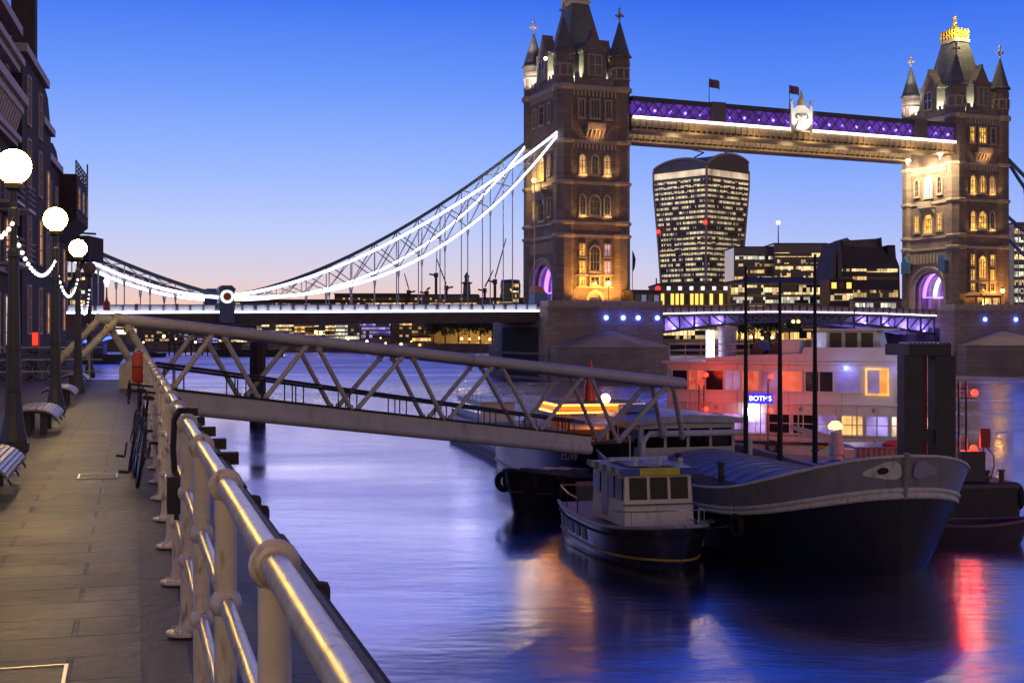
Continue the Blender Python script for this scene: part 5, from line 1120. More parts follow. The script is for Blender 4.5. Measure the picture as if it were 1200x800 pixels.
text('sign_lettering', 'BOTMS', .46, em('sign_letters', (.45, .5, 1.0), 4.5), so_, (-12.2, -3.32, 3.62), (PI/2, 0, 0), .01)
m = MB()
for k in range(15): m.tube((-18.4+k*1.24, -3.28, .9), (-18.4+k*1.24, -3.28, 3.3), .045, n=6)
for z in (1.15, 1.4, .95): m.tube((-18.4, -3.28, z), (-1.0, -3.28, z), .022, n=5)
m.build('side_deck_rail', WPX, t)
m = MB(); h.line(m, .78, .09, .03); m.build('rubbing_strake', NAVY, t, smooth=True)
m = MB()
for x in (-17, -13.8, -10.4, -7, -3.6): m.box(x-.02, x+.02, -3.015, -2.9, 2.75, 4.0); m.box(x-.02, x+.02, -3.015, -2.9, 5.55, 5.88)
for x in (-15.2, -9.6, -5.0): m.lathe([(.09, 2.85), (.12, 3.0), (.09, 3.12)], x, -3.05, 8)
m.build('panel_seam', pm('seam_grey', (.3, .28, .29), .6), sup)
m = MB(); m.tube((-6.6, 0, 8.2), (-6.6, 0, 10.0), .05); m.tube((-6.6, -.8, 9.2), (-6.6, .8, 9.2), .03); m.bar((-7.4, -.6, 8.5), (-7.4, .6, 8.5), .12, .1); m.tube((-4.5, 1.2, 8.2), (-4.5, 1.2, 9.3), .03); m.build('radar_mast', STEELD, wh)
for x in (-16.6, -11.4, -4.2):
    p = h.P(1+x/19.6, -1, .6, .2); m = MB(); m.torus(p, .34, .13, 'y', 16, 7); m.build('fender_tyre', BLACK, t, smooth=True)
m = MB(); m.box(-13.0, -12.5, -3.4, -3.2, 2.5, 3.0); m.build('white_lamp', em('white_lamp', (.8, .85, 1), 20), t)
for x, z in ((-8.3, .75), (-5.2, .75)):
    m = MB(); m.torus((x, -3.2, z+.1), .34, .09, 'y', 18, 8); m.build('lifebuoy', pm('lifebuoy_orange', (.75, .14, .02), .45), t, smooth=True)
for x in (-6.7, -3.2):
    m = MB(); m.sphere((x, -3.2, 5.7), .10, 8, 6); m.build('blue_lamp', em('ship_blue_lamp', (.15, .25, 1), 18), t, smooth=True); lamp('ship_blue_light', onboat(t, x, -3.8, 5.6), 22, (.2, .25, 1), .1)
for x, p_ in ((-5.5, 110), (-1.0, 90)): lamp('ship_side_fill', onboat(t, x, -8.5, 5.2), p_, (1, .78, .82), .6)  # added fill lights out in front of the ship's side, no lamp hangs there
# --- red signal lamps on slim masts in front of the ship
REDL = em('red_lamp_glass', (1.0, .016, .007), 8)
def red_mast(x, d, ztop, zs, lab, pw=70, ladder=True):
    t = thing('signal_mast', lab, 'signal mast', (x, d, 0), 0, 'masts with red signal lamps')
    m = MB()
    for dx in ((-.16, .16) if ladder else (0,)): m.tube((dx, 0, -.5), (dx, 0, ztop), .05, n=6)
    if ladder:
        for k in range(int(ztop/.4)): m.tube((-.16, 0, .4*k+.3), (.16, 0, .4*k+.3), .02, n=5)
    m.build('mast', STEELD, t)
    for z, dx in zs:
        m = MB(); m.sphere((dx, -.1, z), .15, 12, 8); m.build('red_lamp', REDL, t, smooth=True); m = MB(); m.bar((0, 0, z-.22), (dx, -.1, z-.22), .08, .06); m.build('lamp_arm', STEELD, t)
        lamp('red_light', (x+dx, d+(.5 if pw > 100 else -.45), z+.1), pw, (1, .05, .02), .45)
    return t
red_mast(wx(822, 86.6), 86.6, wz(451, 86.6), [(wz(439, 86.6), .3), (wz(479, 86.6), .3)], 'ladder mast with two red lamps before the left end of the white ship', 75)
red_mast(wx(900, 84.6), 84.6, wz(446, 84.6), [(wz(441, 84.6), .2), (wz(481, 84.6), .15)], 'slim pole with two red lamps before the middle of the white ship', 75, False)
# --- dark mooring poles
def pole(px, d, pyt, r_, lab):
    t = thing('mooring_pole', lab, 'pole', (wx(px, d), d, 0), 0, 'tall dark poles before the ship'); zt = wz(pyt, d)
    m = MB(); m.path([(0, 0, -1), (0, 0, 4), (0, 0, zt)], [r_, r_, r_*.5], 10); m.build('shaft', BLACK, t, smooth=True)
    for bz_, br_ in ((2.6, 1.4), (zt-.5, 1.0)): m = MB(); m.torus((0, 0, bz_), r_*br_, .035, 'z', 12, 5); m.build('band', STEELD, t)
pole(874, 58, 312, .11, 'leftmost of three tall dark poles, before the blue sign'); pole(914, 57, 330, .12, 'middle one of three tall dark poles, before the ship windows'); pole(955, 60, 298, .12, 'rightmost and tallest of three tall dark poles, under the amber bridge lights')
# --- work pontoon with davit, shed and tarpaulin
pontoon('dark work pontoon between the cargo barge and the white ship', 9.0, 63.5, 21.0, 63.5, 5.0, .9, 'floating pontoons')
t = thing('davit_crane', 'pale deck crane with its jib pointing left, behind the barge bow', 'crane', (wx(980, 62), 62, .9))
m = MB(); m.lathe([(.32, 0), (.30, 1.3), (.36, 1.35), (.36, 1.9), (.28, 1.95), (.28, 2.4)], 0, 0, 12); m.build('pillar', BWHITE, t, smooth=True)
m = MB(); m.loft([[(.2, -.14, 1.75), (.2, .14, 1.75), (.2, .14, 2.15), (.2, -.14, 2.15)], [(-2.2, -.1, 2.55), (-2.2, .1, 2.55), (-2.2, .1, 2.75), (-2.2, -.1, 2.75)]]); m.box(.3, .8, -.2, .2, 1.2, 1.6); m.build('jib', BWHITE, t)
t = thing('storage_shed', 'ribbed grey storage shed with an orange buoy on its roof', 'shed', (wx(1030, 64), 64, .9))
m = MB(); n = 22
pr = [(-1.4+2.8*i/n, -1.2-(.05 if i % 2 else 0)) for i in range(n+1)]+[(1.4, 1.2), (-1.4, 1.2)]; m.prism(pr, 'z', 0, 1.55); m.build('wall', pm('shed_grey', (.28, .25, .25), .5, .2), t)
MB().box(-1.5, 1.5, -1.35, 1.3, 1.55, 1.63).build('roof', pm('shed_roof', (.25, .26, .4), .4), t); m = MB(); m.torus((.5, -.6, 1.72), .42, .1, 'z', 18, 8); m.build('buoy', pm('lifebuoy_orange', (.75, .14, .02), .45), t, smooth=True)
t = thing('covered_crate', 'dark crate stack under a blue tarpaulin before the white ship', 'crate', (wx(955, 60.8), 60.8, .9))
m = MB(); m.box(-1.3, 1.3, -.7, .7, 0, 1.05); m.build('body', pm('crate_dark', (.05, .05, .07), .7), t); m = MB(); m.loft([[(x, -.78, .75+.05*math.sin(i*2)) if j == 0 else ((x, -.75, 1.12) if j == 1 else ((x, .75, 1.14) if j == 2 else (x, .78, .8))) for j in range(4)] for i, x in enumerate([-1.38+.3*i for i in range(10)])], caps=False, wrap=False); m.build('tarpaulin', pm('tarp_blue', (.05, .09, .35), .5), t)
for k, (px, d, h_, w_, c, lab) in enumerate(((880, 61.5, 1.0, .5, (.10, .05, .03), 'rusty brown winch box at the left end of the work pontoon'), (846, 63, 1.4, .6, (.2, .04, .03), 'dark red engine casing beside the barge cabin roof'), (920, 62.4, .9, .5, (.1, .1, .1), 'black generator box between two dark poles'))):
    t = thing('deck_box', lab, 'deck box', (wx(px, d), d, .9)); MB().box(-w_, w_, -.4, .4, 0, h_*.8).build('body', pm('box_paint_%s' % ('brown', 'red', 'black')[k], c, .6, var=.3), t, bev=.04)
    m = MB(); m.tube((-w_*.6, -.3, h_*.8), (-w_*.6, -.3, h_*1.3), .05); m.torus((.1, -.2, h_*.8), .22, .07, 'x', 12, 6); m.build('fitting', STEELD, t)
t = thing('barge_lantern', 'small yellow lantern hanging on a thin post before the lower saloon windows', 'lantern', (wx(979, 66), 66, .9)); MB().tube((0, 0, 0), (0, 0, 2.6), .04).build('post', STEELD, t); m = MB(); m.lathe([(.02, 2.2), (.34, 2.25), (.38, 2.4), (.2, 2.6), (.02, 2.65)], 0, 0, 12); m.build('lantern', em('yellow_lantern', (1, .6, .1), 5), t, smooth=True)
# --- steel pile guide: a portal
t = thing('pile_guide', 'dark steel portal of square legs standing in the water behind the barge bow', 'pile guide', (wx(1085, 57), 57, 0), .12)
zt = wz(403, 57); PG = pm('portal_steel', (.050, .042, .036), .6, var=.35, scale=1.2, dirt=.4)
for x, y, w_ in ((-.72, 0, .42), (.72, 0, .46), (.10, 1.9, .16), (.58, 1.9, .18)): MB().box(x-w_, x+w_, y-.4, y+.4, -1, zt-.5).build('leg', PG, t, bev=.02)
MB().box(-.95, .97, -.42, 2.15, zt-.5, zt).build('cap_beam', PG, t, bev=.02); MB().box(-.35, .3, -.3, .3, wz(517, 57), wz(503, 57)).build('cross_beam', PG, t)
m = MB()
for i in range(10): m.lathe([(.05, zt), (.04, zt+.06), (.005, zt+.07)], -.85+i*.19, -.35, 6)
m.build('bolt_row', PG, t)
t = thing('deck_floodlight', 'white floodlight on a stand seen between the legs of the dark portal', 'flood lamp', (wx(1078, 70), 70, 1.0)); MB().tube((0, 0, 0), (0, 0, wz(484, 70)-1), .05).build('stand', STEELD, t); m = MB(); m.sphere((0, 0, wz(481, 70)-1), .22, 10, 7); m.build('lens', em('white_flood', (1, 1, .95), 40), t, smooth=True); lamp('deck_flood', (wx(1078, 70), 69.4, wz(481, 70)), 60, (1, .95, .9), .5)
# --- right-hand pontoon with its red lights
X0 = wx(1150, 57.5)
t = thing('fender_pontoon', 'dark pontoon hung with black tyres at the right, carrying red lamps', 'pontoon', (X0, 59, 0), .12, 'floating pontoons')
MB().box(-2.4, 1.55, -1.7, 3, -.4, 1.42).build('float', pm('pontoon_black', (.035, .03, .03), .6, var=.4, dirt=.3), t, bev=.15); MB().box(-2.4, 1.5, -1.74, -1.70, 1.2, 1.36).build('edge_beam', pm('edge_dull', (.10, .09, .1), .5), t)
for x in (1.56, ): 
    for y in (-1.2, .2, 1.6): m = MB(); m.torus((x, y, .75), .48, .17, 'x', 18, 8); m.build('tyre', BLACK, t, smooth=True)
for x in (.2, .9): m = MB(); m.lathe([(.14, 1.42), (.12, 1.85), (.18, 1.87), (.18, 1.95)], x, -1.2, 10); m.build('bollard', STEELD, t)
m = MB()
for a, sag in (((-2.2, -1.8, 1.3), .8), ((-1.9, -1.82, .9), .6)): m.path([V(a).lerp(V((.3, -1.3, 1.8)), i/10)-V((0, 0, sag*4*(i/10)*(1-i/10)*.7)) for i in range(11)], .03, 5)
m.build('mooring_rope', pm('rope', (.2, .16, .11), .9), t)
t = red_mast(wx(1128, 58), 58, wz(447, 58), [(wz(460, 58)-.0, .5), (wz(525, 58), .45)], 'right-hand ladder mast with red lamps over the dark pontoon', 130)
t = thing('signal_cabinet', 'dark equipment cabinet with a red panel and a hanging cable on the right pontoon', 'cabinet', (wx(1139, 57.8), 57.8, 1.43))
MB().box(-.55, .5, -.3, .3, 0, 1.35).build('body', STEELD, t, bev=.03); MB().box(.35, .78, -.1, .05, 1.5, 2.35).build('red_panel', pm('panel_red', (.5, .04, .03), .5), t); MB().tube((.5, 0, 1.3), (.55, 0, 2.3), .04).build('panel_post', STEELD, t)
m = MB(); m.path([(.6, -.1, 1.5), (.9, -.1, 1.2), (.95, -.1, .7), (.8, -.1, .2), (.55, -.1, .05)], .03, 5); m.build('cable', BLACK, t)
# --- open dinghy far right
t = boat('open_dinghy', 'low open dinghy with a red-lit gunwale at the right edge behind the barge bow', 'dinghy', (wx(1215, 49), 49.5), (.9, -.3))
h = Hull(5.5, 2.1, .75, .7, 1.0, 1.9, .5, .8, .85, draft=-.3); h.shell(MB(), 0, 1).build('hull', pm('dinghy_hull', (.09, .055, .07), .4), t, smooth=True); m = MB(); h.line(m, 1, .06, .01); m.build('gunwale', pm('dinghy_edge', (.30, .15, .18), .4), t, smooth=True); h.deck(MB(), .55).build('floor', DECK, t)
for k in range(3): MB().box(-4.5+k*1.3, -4.1+k*1.3, -.85, .85, .48, .55).build('thwart', pm('thwart_wood', (.25, .12, .07), .6), t)
# ------------------------------------------------------------------ the city behind
def far_building(name, lab, cat, px0, px1, ytop, d, wall, rows=(), z0=3.5, depth=18, roof=None, group=None, rz=0.0, cells=0):
    """rows: (y of the band top, y of its foot, material or list of materials); the last are shared out among single windows"""
    x0, x1 = wx(px0, d), wx(px1, d); w_ = x1-x0; H_ = wz(ytop, d)-z0
    t = thing(name, lab, cat, ((x0+x1)/2, d, z0), rz, group)
    MB().box(-w_/2, w_/2, 0, depth, 0, H_).build('wall', wall, t)
    if roof == 'flat' or roof is None:
        m = MB(); m.box(-w_/2-.3, w_/2+.3, -.3, depth+.3, H_, H_+.6); m.build('roof', pm('flat_roof_dark', (.05, .05, .06), .8), t)
    elif roof[0] == 'hip':
        m = MB(); k = w_/2+.6; r_ = roof[1]; m.loft([[(-k, -.6, H_), (k, -.6, H_), (k, depth+.6, H_), (-k, depth+.6, H_)], [(-k*.35, depth*.4, H_+r_), (k*.55, depth*.4, H_+r_), (k*.55, depth*.6, H_+r_), (-k*.35, depth*.6, H_+r_)]]); m.build('roof', pm('brown_roof', (.085, .068, .062), .9, var=.2, scale=.2), t)
    for ya, yb, ma in rows:
        za, zb = wz(ya, d)-z0, wz(yb, d)-z0
        if not isinstance(ma, list): MB().box(-w_/2*.965, w_/2*.965, -.14, 0, zb, za).build('window_band', ma, t)
        else:
            n = len(ma)
            for i, q in enumerate(ma):
                c = -w_/2*.94 + w_*.94*(i+.5)/n; hw = w_*.94/n*.33
                o = MB().box(c-hw, c+hw, -.1, 0, zb, za).build('window', q, t)
                f = MB(); f.ring([(c-hw-.2, zb-.2), (c+hw+.2, zb-.2), (c+hw+.2, za+.2), (c-hw-.2, za+.2)], [(c-hw, zb), (c+hw, zb), (c+hw, za), (c-hw, za)], 'y', -.25, 0); f.build('window_frame', wall, o)
    return t
DBR = brick('far_brick', (.10, .06, .05), (.075, .048, .042), (.05, .04, .035), .6, .25, .85, var=.3, nscale=.1)
DST = pm('far_stone', (.14, .12, .12), .8, var=.2, scale=.1); DGL = pm('far_dark_glass', (.045, .055, .085), .15, var=.2, scale=.05)
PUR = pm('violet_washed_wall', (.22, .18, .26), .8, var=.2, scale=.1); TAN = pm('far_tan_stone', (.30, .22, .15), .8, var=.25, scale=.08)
OF1 = office('rooms_warm', 1.35, 1.7, .56, (1.0, .60, .22), (1.0, .82, .5), 1.3, seed=1); OF2 = office('rooms_pale', 1.2, 1.6, .5, (.95, .85, .55), (.7, .85, 1.0), .9, seed=2)
OF3 = office('rooms_gold', 1.6, 2.2, .6, (1.0, .48, .10), (1.0, .7, .3), 1.2, seed=3); OF4 = office('rooms_blue', 1.3, 1.7, .5, (.25, .2, 1.0), (.9, .85, 1.0), .8, seed=4)
OF5 = office('rooms_few', 1.25, 1.7, .30, (1.0, .58, .2), (1.0, .8, .45), 1.0, seed=5)
LW, LA, DW = em('far_pane_white', (1.0, .9, .75), 1.6), em('far_pane_amber', (1.0, .52, .10), 1.5), pm('far_pane_dark', (.02, .02, .03), .2)
# the flaring tower
def flaring_tower():
    d = 905; t = thing('flaring_office_tower', 'tall glass office tower swelling towards its curved top', 'skyscraper', (wx(828, d), d, 6.5), math.radians(43)); z0 = 6.5
    S = 49.0; zt = wz(194, d)-z0
    # plan: near corner at the origin, right face along +x, left face along +y
    cx_, cy_ = S/2, S/2
    sc = lambda z: .775+.235*(z/zt)**1.35 - .03*max(0, (z/zt-.86)/.14)**2
    def corner(i, j, z): k = sc(z); return V((cx_+(i-.5)*S*k, cy_+(j-.5)*S*k, z))
    hump = lambda u, f: zt + 1.2*(1-u) + ((1.0*u + 5.5*(1-(2*u-1)**2)**.8) if f == 'l' else (6.0*u + 6.5*(1-(2*u-1)**2)**.8))
    def face(f, u, z):
        a, b_ = (corner(0, 0, z), corner(0, 1, z)) if f == 'l' else (corner(0, 0, z), corner(1, 0, z))
        return a.lerp(b_, u)
    m = MB(); n = 20
    for f in 'lr':
        m.loft([[face(f, u/n, (zt if k < 8 else hump(u/n, f))*(k/8 if k < 8 else 1)) for u in range(n+1)] for k in range(9)], caps=False, wrap=False)
    m.loft([[corner(1, 0, 0), corner(1, 0, zt*.5), corner(1, 0, zt)], [corner(1, 1, 0), corner(1, 1, zt*.5), corner(1, 1, zt)], [corner(0, 1, 0), corner(0, 1, zt*.5), corner(0, 1, zt)]], caps=False, wrap=False)
    m.build('glass_body', pm('bronze_glass', (.15, .125, .13), .3, var=.2, scale=.05), t)
    m = MB(); rim = [face('l', 1-u/n, hump(1-u/n, 'l')) for u in range(n+1)]+[face('r', u/n, hump(u/n, 'r')) for u in range(1, n+1)]
    ctr = V((cx_*1.25, cy_*1.0, zt+11)); m.add(rim+[corner(1, 1, zt+3), ctr], [(i, i+1, 2*n+2) for i in range(2*n)]+[(2*n, 2*n+1, 2*n+2), (2*n+1, 0, 2*n+2)]); m.build('roof', pm('tower_roof', (.12, .12, .15), .5), t)
    OT = office('tower_rooms', .95, 3.97, .60, (1.0, .72, .36), (.95, .95, .72), .85, (.012, .013, .018), 9)
    FL = 32; fh = zt/FL
    for k in range(FL):
        z_a, z_b = k*fh+fh*.22, k*fh+fh*.68
        if z_b > zt-fh*1.6: continue
        m = MB()
        for f in 'lr':
            nn = V((-1, 0, 0)) if f == 'l' else V((0, -1, 0))
            m.loft([[face(f, u/12, z)+nn*.25 for u in range(13)] for z in (z_a, z_b)], caps=False, wrap=False)
        m.build('window_band', OT, t)
    m = MB()
    for f in 'lr':
        nn = V((-1, 0, 0)) if f == 'l' else V((0, -1, 0))
        m.loft([[face(f, u/12, z)+nn*.3 for u in range(13)] for z in (zt-fh*1.75, zt-fh*.55)], caps=False, wrap=False)
    m.build('lit_top_floor', em('top_floor_light', (1.0, .78, .48), .6, .6, .06), t)
    m = MB()
    for i in range(34):
        u = (i+.5)/34
        m.path([face('r', u, zt*q)+V((0, -.5, 0)) for q in (0, .25, .5, .75, 1)]+[face('r', u, hump(u, 'r'))+V((0, -.5, 0))], .22, 4)
    for i in range(14):
        u = (i+.5)/14; m.path([face('l', u, zt*q)+V((-.5, 0, 0)) for q in (0, .25, .5, .75, .93)], .16, 4)
    m.build('facade_fins', pm('fin_bronze', (.16, .12, .11), .5, .2), t)
    m = MB()
    for f in 'lr':
        m.path([face(f, u/n, hump(u/n, f))+V((-.4, -.4, 0)) for u in range(n+1)], 1.0, 6)
    for i, j in ((0, 0), (1, 0), (0, 1)): m.path([corner(i, j, zt*q/10)+V((-.3, -.3, 0)) for q in range(11)], .85, 6)
    m.build('edge_trim', pm('edge_copper', (.42, .32, .30), .5), t)
    m = MB()
    m.bar(ctr+V((-16, -2, -2)), ctr+V((-8, -4, 2)), .9, .9); m.bar(ctr+V((-8, -4, 2)), ctr+V((-22, 6, 6)), .7, .7); m.bar(ctr+V((4, -8, -1)), ctr+V((8, -14, 4)), .9, .9)
    m.build('roof_crane', STEELD, t)
    for f, u, z in (('l', .98, .63), ('l', .02, .665), ('r', .78, .51)):
        p = face(f, u, z*zt)+V((-1.2, -1.2, 0)); m = MB(); m.sphere(p, 1.5, 8, 6); m.build('red_lamp', em('far_red', (1, .03, .02), 3), t)
flaring_tower()
far_building('office_block', 'dark glass office block left of the mast, in front of the flaring tower', 'office', 860, 908, 290, 700, DGL, [(300+k*8, 304+k*8, OF2 if k in (0, 4) else OF5) for k in range(6)], depth=30, group='dark glass offices')
t = far_building('office_block', 'taller dark glass office block with a red lamp on its roof mast', 'office', 907, 969, 286, 690, DGL, [(296+k*8, 301+k*8, OF1 if k in (0, 2) else OF5) for k in range(6)], depth=30, group='dark glass offices')
MB().tube((-10, 8, 47), (-10, 8, 62), .4, .2, 6).build('roof_mast', STEELD, t); m = MB(); m.sphere((-10, 8, 62.5), 1.2, 8, 6); m.build('mast_lamp', em('far_red_pale', (1, .25, .22), 4), t); MB().box(8, 20, 5, 20, 46, 51).build('plant_room', STEELD, t)
far_building('low_office', 'low wide building with a shallow dark roof and one bright row of windows', 'office', 848, 978, 331, 470, DST, [(334, 345, OF1), (348, 355, OF2), (358, 364, OF5), (368, 380, OF1), (384, 398, OF3)], depth=40, roof=('hip', 2.6))
far_building('riverside_block', 'low building with a row of tall golden windows below the flaring tower', 'building', 771, 856, 334, 455, DST, [(335.5, 340, [em('far_pane_cool', (.75, .8, 1.0), 1.1) if i % 2 else DW for i in range(12)]), (344, 357, [LA if i % 2 == 0 or i in (3, 7) else DW for i in range(14)]), (374, 382, OF3), (386, 397, OF1)], depth=30)
def stepped_hall():
    d = 520; t = thing('stone_hall', 'dark gothic roofed stone hall left of the farther tower', 'building', (wx(1014, d), d, 6.5), 0); z0 = 6.5
    f = lambda pts: [(wx(x, d)-t.location.x, wz(y, d)-z0) for x, y in pts]
    m = MB(); m.prism(f([(974, 400), (974, 325), (978, 308), (984, 284), (986, 281), (988, 281), (989, 287), (996, 289), (1031, 290), (1031, 279), (1033, 278), (1034, 290), (1040, 300), (1041, 287), (1049, 287), (1050, 302), (1054, 312), (1056, 400)]), 'y', 0, 30); m.build('wall', pm('hall_dark_stone', (.075, .062, .065), .85, var=.3, scale=.1), t)
    m = MB(); m.prism(f([(988, 289), (994, 278), (998, 281), (1030, 279), (1032, 284), (1032, 291)]), 'y', 2, 24); m.build('roof', SLATE, t)
    for y0, y1, ma in ((315, 319, OF1), (324, 328, OF5), (340, 350, OF5), (366, 380, OF1)): MB().box(f([(985, y0)])[0][0], f([(1052, y0)])[0][0], -.3, 0, f([(0, y1)])[0][1], f([(0, y0)])[0][1]).build('window_band', ma, t)
    for x in (976, 983): m = MB(); p = f([(x, 300)])[0]; m.lathe([(1.0, 0), (1.0, p[1]), (.1, p[1]+5)], p[0], -1.2, 8); m.build('pinnacle', SLATE, t)
stepped_hall()
far_building('glass_office', 'glass office lit in yellow-green at the right edge beyond the farther tower', 'office', 1188, 1240, 262, 600, DGL, [(268+k*10, 274+k*10, OF2 if k % 3 else OF1) for k in range(9)], depth=30)
far_building('brick_annexe', 'small orange-lit brick building behind the dark masts', 'building', 972, 1000, 329, 445, DBR, [(331, 338, [LA, DW, LA]), (344, 352, OF1), (366, 378, OF3)], depth=14)
far_building('river_terrace', 'low terrace with a pale canopy left of the farther tower foot', 'building', 1000, 1062, 352, 440, PUR, [(355, 362, OF2), (368, 376, OF5), (384, 395, OF1)], depth=14)
# left skyline beyond the side span
far_building('warehouse_block', 'long dark flat block with a few amber windows under the chain', 'building', 392, 476, 345, 640, DBR, [(349, 352, OF5), (355, 358, OF1)], depth=40)
far_building('dark_terrace', 'low dark block between the cranes with small lit windows', 'building', 476, 560, 346, 650, DST, [(349, 353, OF5), (355, 358, OF1)], depth=30)
far_building('low_block', 'low dark block at the foot of the nearer tower', 'building', 560, 622, 350, 600, DST, [(353, 357, OF5)], depth=30)
far_building('old_wharf', 'low dark wharf row left of the joint of the chains', 'building', 270, 392, 352, 660, DBR, [(355, 358, OF5)], depth=30)
d = 590; t = thing('drum_building', 'round topped drum shaped office by the nearer tower', 'building', (wx(598, d), d+10, 6.3)); rz_ = 12/FOC*d
m = MB(); m.lathe([(rz_, 0), (rz_, wz(331, d)-6.3), (rz_*.92, wz(327, d)-6.3), (.1, wz(326, d)-6.3)], 0, 0, 24); m.build('wall', DGL, t)
for y in (332, 338, 344, 350): m = MB(); m.lathe([(rz_+.15, wz(y+4, d)-6.3), (rz_+.15, wz(y, d)-6.3)], 0, 0, 24); m.build('window_band', OF1 if y == 338 else OF5, t)
d = 700; t = thing('monument_column', 'slender stone column with a flaming urn on the skyline', 'column', (wx(547, d), d, 6.3)); q = lambda y: wz(y, d)-6.3
m = MB(); m.box(-3.6, 3.6, -3.6, 3.6, 0, q(349)); m.build('plinth', DST, t); m = MB(); m.lathe([(2.2, q(349)), (1.8, q(333)), (3.0, q(332)), (3.0, q(331)), (1.2, q(330)), (1.1, q(326)), (1.5, q(324)), (.2, q(319))], 0, 0, 12); m.build('shaft', DST, t)
def crane(px, ybase, ytop, jib, d, lab):
    x = wx(px, d); t = thing('tower_crane', lab, 'crane', (x, d, 6.3), 0, 'cranes on the skyline'); q = lambda y: wz(y, d)-6.3
    m = MB(); m.box(-.7, .7, -.7, .7, 0, q(ybase)); m.build('mast', STEELD, t)
    m = MB(); m.box(-1.1, 1.1, -1.0, 1.0, q(ybase), q(ybase)+2.4); m.bar((0, 0, q(ybase)+1), (-math.copysign(3.6, jib), 0, q(ybase)+1.8), 1.0, .9); m.build('cab', STEELD, t)
    e = (jib/FOC*d, 0, q(ytop)); s0 = V((0, 0, q(ybase)+3)); m = MB(); dv = V(e)-s0
    for o in (-.5, .5): m.bar(s0+V((0, 0, o)), V(e)+V((0, 0, o*.4)), .35, .35)
    for i in range(12): m.bar(s0+dv*(i/12)+V((0, 0, -.5)), s0+dv*((i+1)/12)+V((0, 0, .5)), .2, .2)
    m.build('jib', STEELD, t)
for a in ((511, 325, 295, 1, 700, 'upright luffing crane, leftmost on the skyline'), (523, 340, 304, -11, 690, 'crane leaning left beside the upright one'), (479, 345, 321, -5, 720, 'small far crane low under the chain'), (568, 343, 317, 10, 710, 'crane leaning right beyond the stone column'), (580, 333, 280, 13, 640, 'tallest crane leaning right near the tower'), (500, 346, 337, 4, 700, 'short crane boom just above the dark terrace')): crane(*a)
# north embankment seen under the road deck
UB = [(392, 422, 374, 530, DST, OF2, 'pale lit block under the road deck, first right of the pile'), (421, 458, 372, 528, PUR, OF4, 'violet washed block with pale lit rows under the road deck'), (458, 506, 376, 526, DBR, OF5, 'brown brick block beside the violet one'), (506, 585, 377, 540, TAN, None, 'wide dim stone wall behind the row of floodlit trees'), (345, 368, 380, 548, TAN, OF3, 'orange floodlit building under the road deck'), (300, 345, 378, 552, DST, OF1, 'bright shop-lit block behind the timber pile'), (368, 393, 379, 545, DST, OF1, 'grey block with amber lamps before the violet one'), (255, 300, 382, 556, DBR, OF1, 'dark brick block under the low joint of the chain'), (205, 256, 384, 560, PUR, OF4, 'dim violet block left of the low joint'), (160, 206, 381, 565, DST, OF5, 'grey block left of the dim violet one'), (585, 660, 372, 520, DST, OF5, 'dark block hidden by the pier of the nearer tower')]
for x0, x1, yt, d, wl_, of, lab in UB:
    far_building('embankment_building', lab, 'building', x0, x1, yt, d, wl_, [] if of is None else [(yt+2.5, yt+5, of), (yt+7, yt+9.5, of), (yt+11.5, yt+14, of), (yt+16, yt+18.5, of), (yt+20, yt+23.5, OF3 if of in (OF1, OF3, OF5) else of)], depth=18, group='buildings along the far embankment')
# trees on the embankment
LEAF = pm('tree_leaves', (.055, .075, .03), .7, var=.5, scale=.5); BARK = pm('tree_bark', (.06, .045, .035), .9)
def make_tree(seed, H_, W_):
    r = random.Random(seed); m = MB(); m.path([(0, 0, 0), (.1, 0, H_*.25), (0, .1, H_*.5), (.2, 0, H_*.75)], [.32, .25, .18, .06], 6)
    tips = []
    for i in range(11):
        a = r.uniform(0, 2*PI); z = H_*r.uniform(.28, .62); R_ = W_*r.uniform(.25, .48); e = V((R_*math.cos(a), R_*math.sin(a), z+H_*r.uniform(.1, .32))); m.path([(0, 0, z), (e.x*.5, e.y*.5, (z+e.z)/2+.2), e], [.12, .08, .03], 5); tips.append(e)
    tips += [V((r.uniform(-.3, .3)*W_, r.uniform(-.3, .3)*W_, H_*r.uniform(.6, .95))) for _ in range(9)]
    c = MB()
    for e in tips:
        k = r.randint(26, 46); s_ = W_*r.uniform(.09, .17)
        for _ in range(k):
            p = e+V((r.gauss(0, s_), r.gauss(0, s_), r.gauss(0, s_*.8))); a = V((r.gauss(0, 1), r.gauss(0, 1), r.gauss(0, 1))).normalized(); b_ = a.orthogonal().normalized(); c_ = a.cross(b_); q = r.uniform(.34, .72)
            c.add([p-b_*q, p+c_*q*.6, p+b_*q, p-c_*q*.6], [(0, 1, 2, 3)])
    return m, c
protos = []
def tree(px, d, H_, W_, lab, grp):
    k = len(protos) % 4
    t = thing('embankment_tree', lab, 'tree', (wx(px, d), d, 3.6), RND.uniform(0, 6), grp); m, c = make_tree(len(protos)+3, H_, W_); m.build('trunk', BARK, t); c.build('crown', LEAF, t); protos.append(t); return t
tl = ['leftmost tree of the dark row before the floodlit wall', 'second tree from the left before the floodlit wall', 'third tree from the left before the floodlit wall, fuller than its neighbours', 'fourth tree from the left before the floodlit wall', 'fifth tree from the left before the floodlit wall', 'rightmost tree of the row, next to the bridge pier']
for i, px in enumerate((508, 522, 537, 550, 563, 577)): tree(px, 508-i, 10.0+(i*37 % 5)*.45, 7.0+(i*53 % 4)*.5, tl[i], 'trees along the far embankment')
tl = ['leafy tree between two dark poles under the opening roadway', 'round leafy tree just left of the dark pole, lit yellow from behind', 'small dark tree beside the ship funnel', 'leafy tree behind the ship wheelhouse']
for i, (px, d) in enumerate(((902, 428), (884, 425), (866, 432), (925, 420))): tree(px, d, 11.0+i*.5, 7.5, tl[i], 'trees behind the white ship')
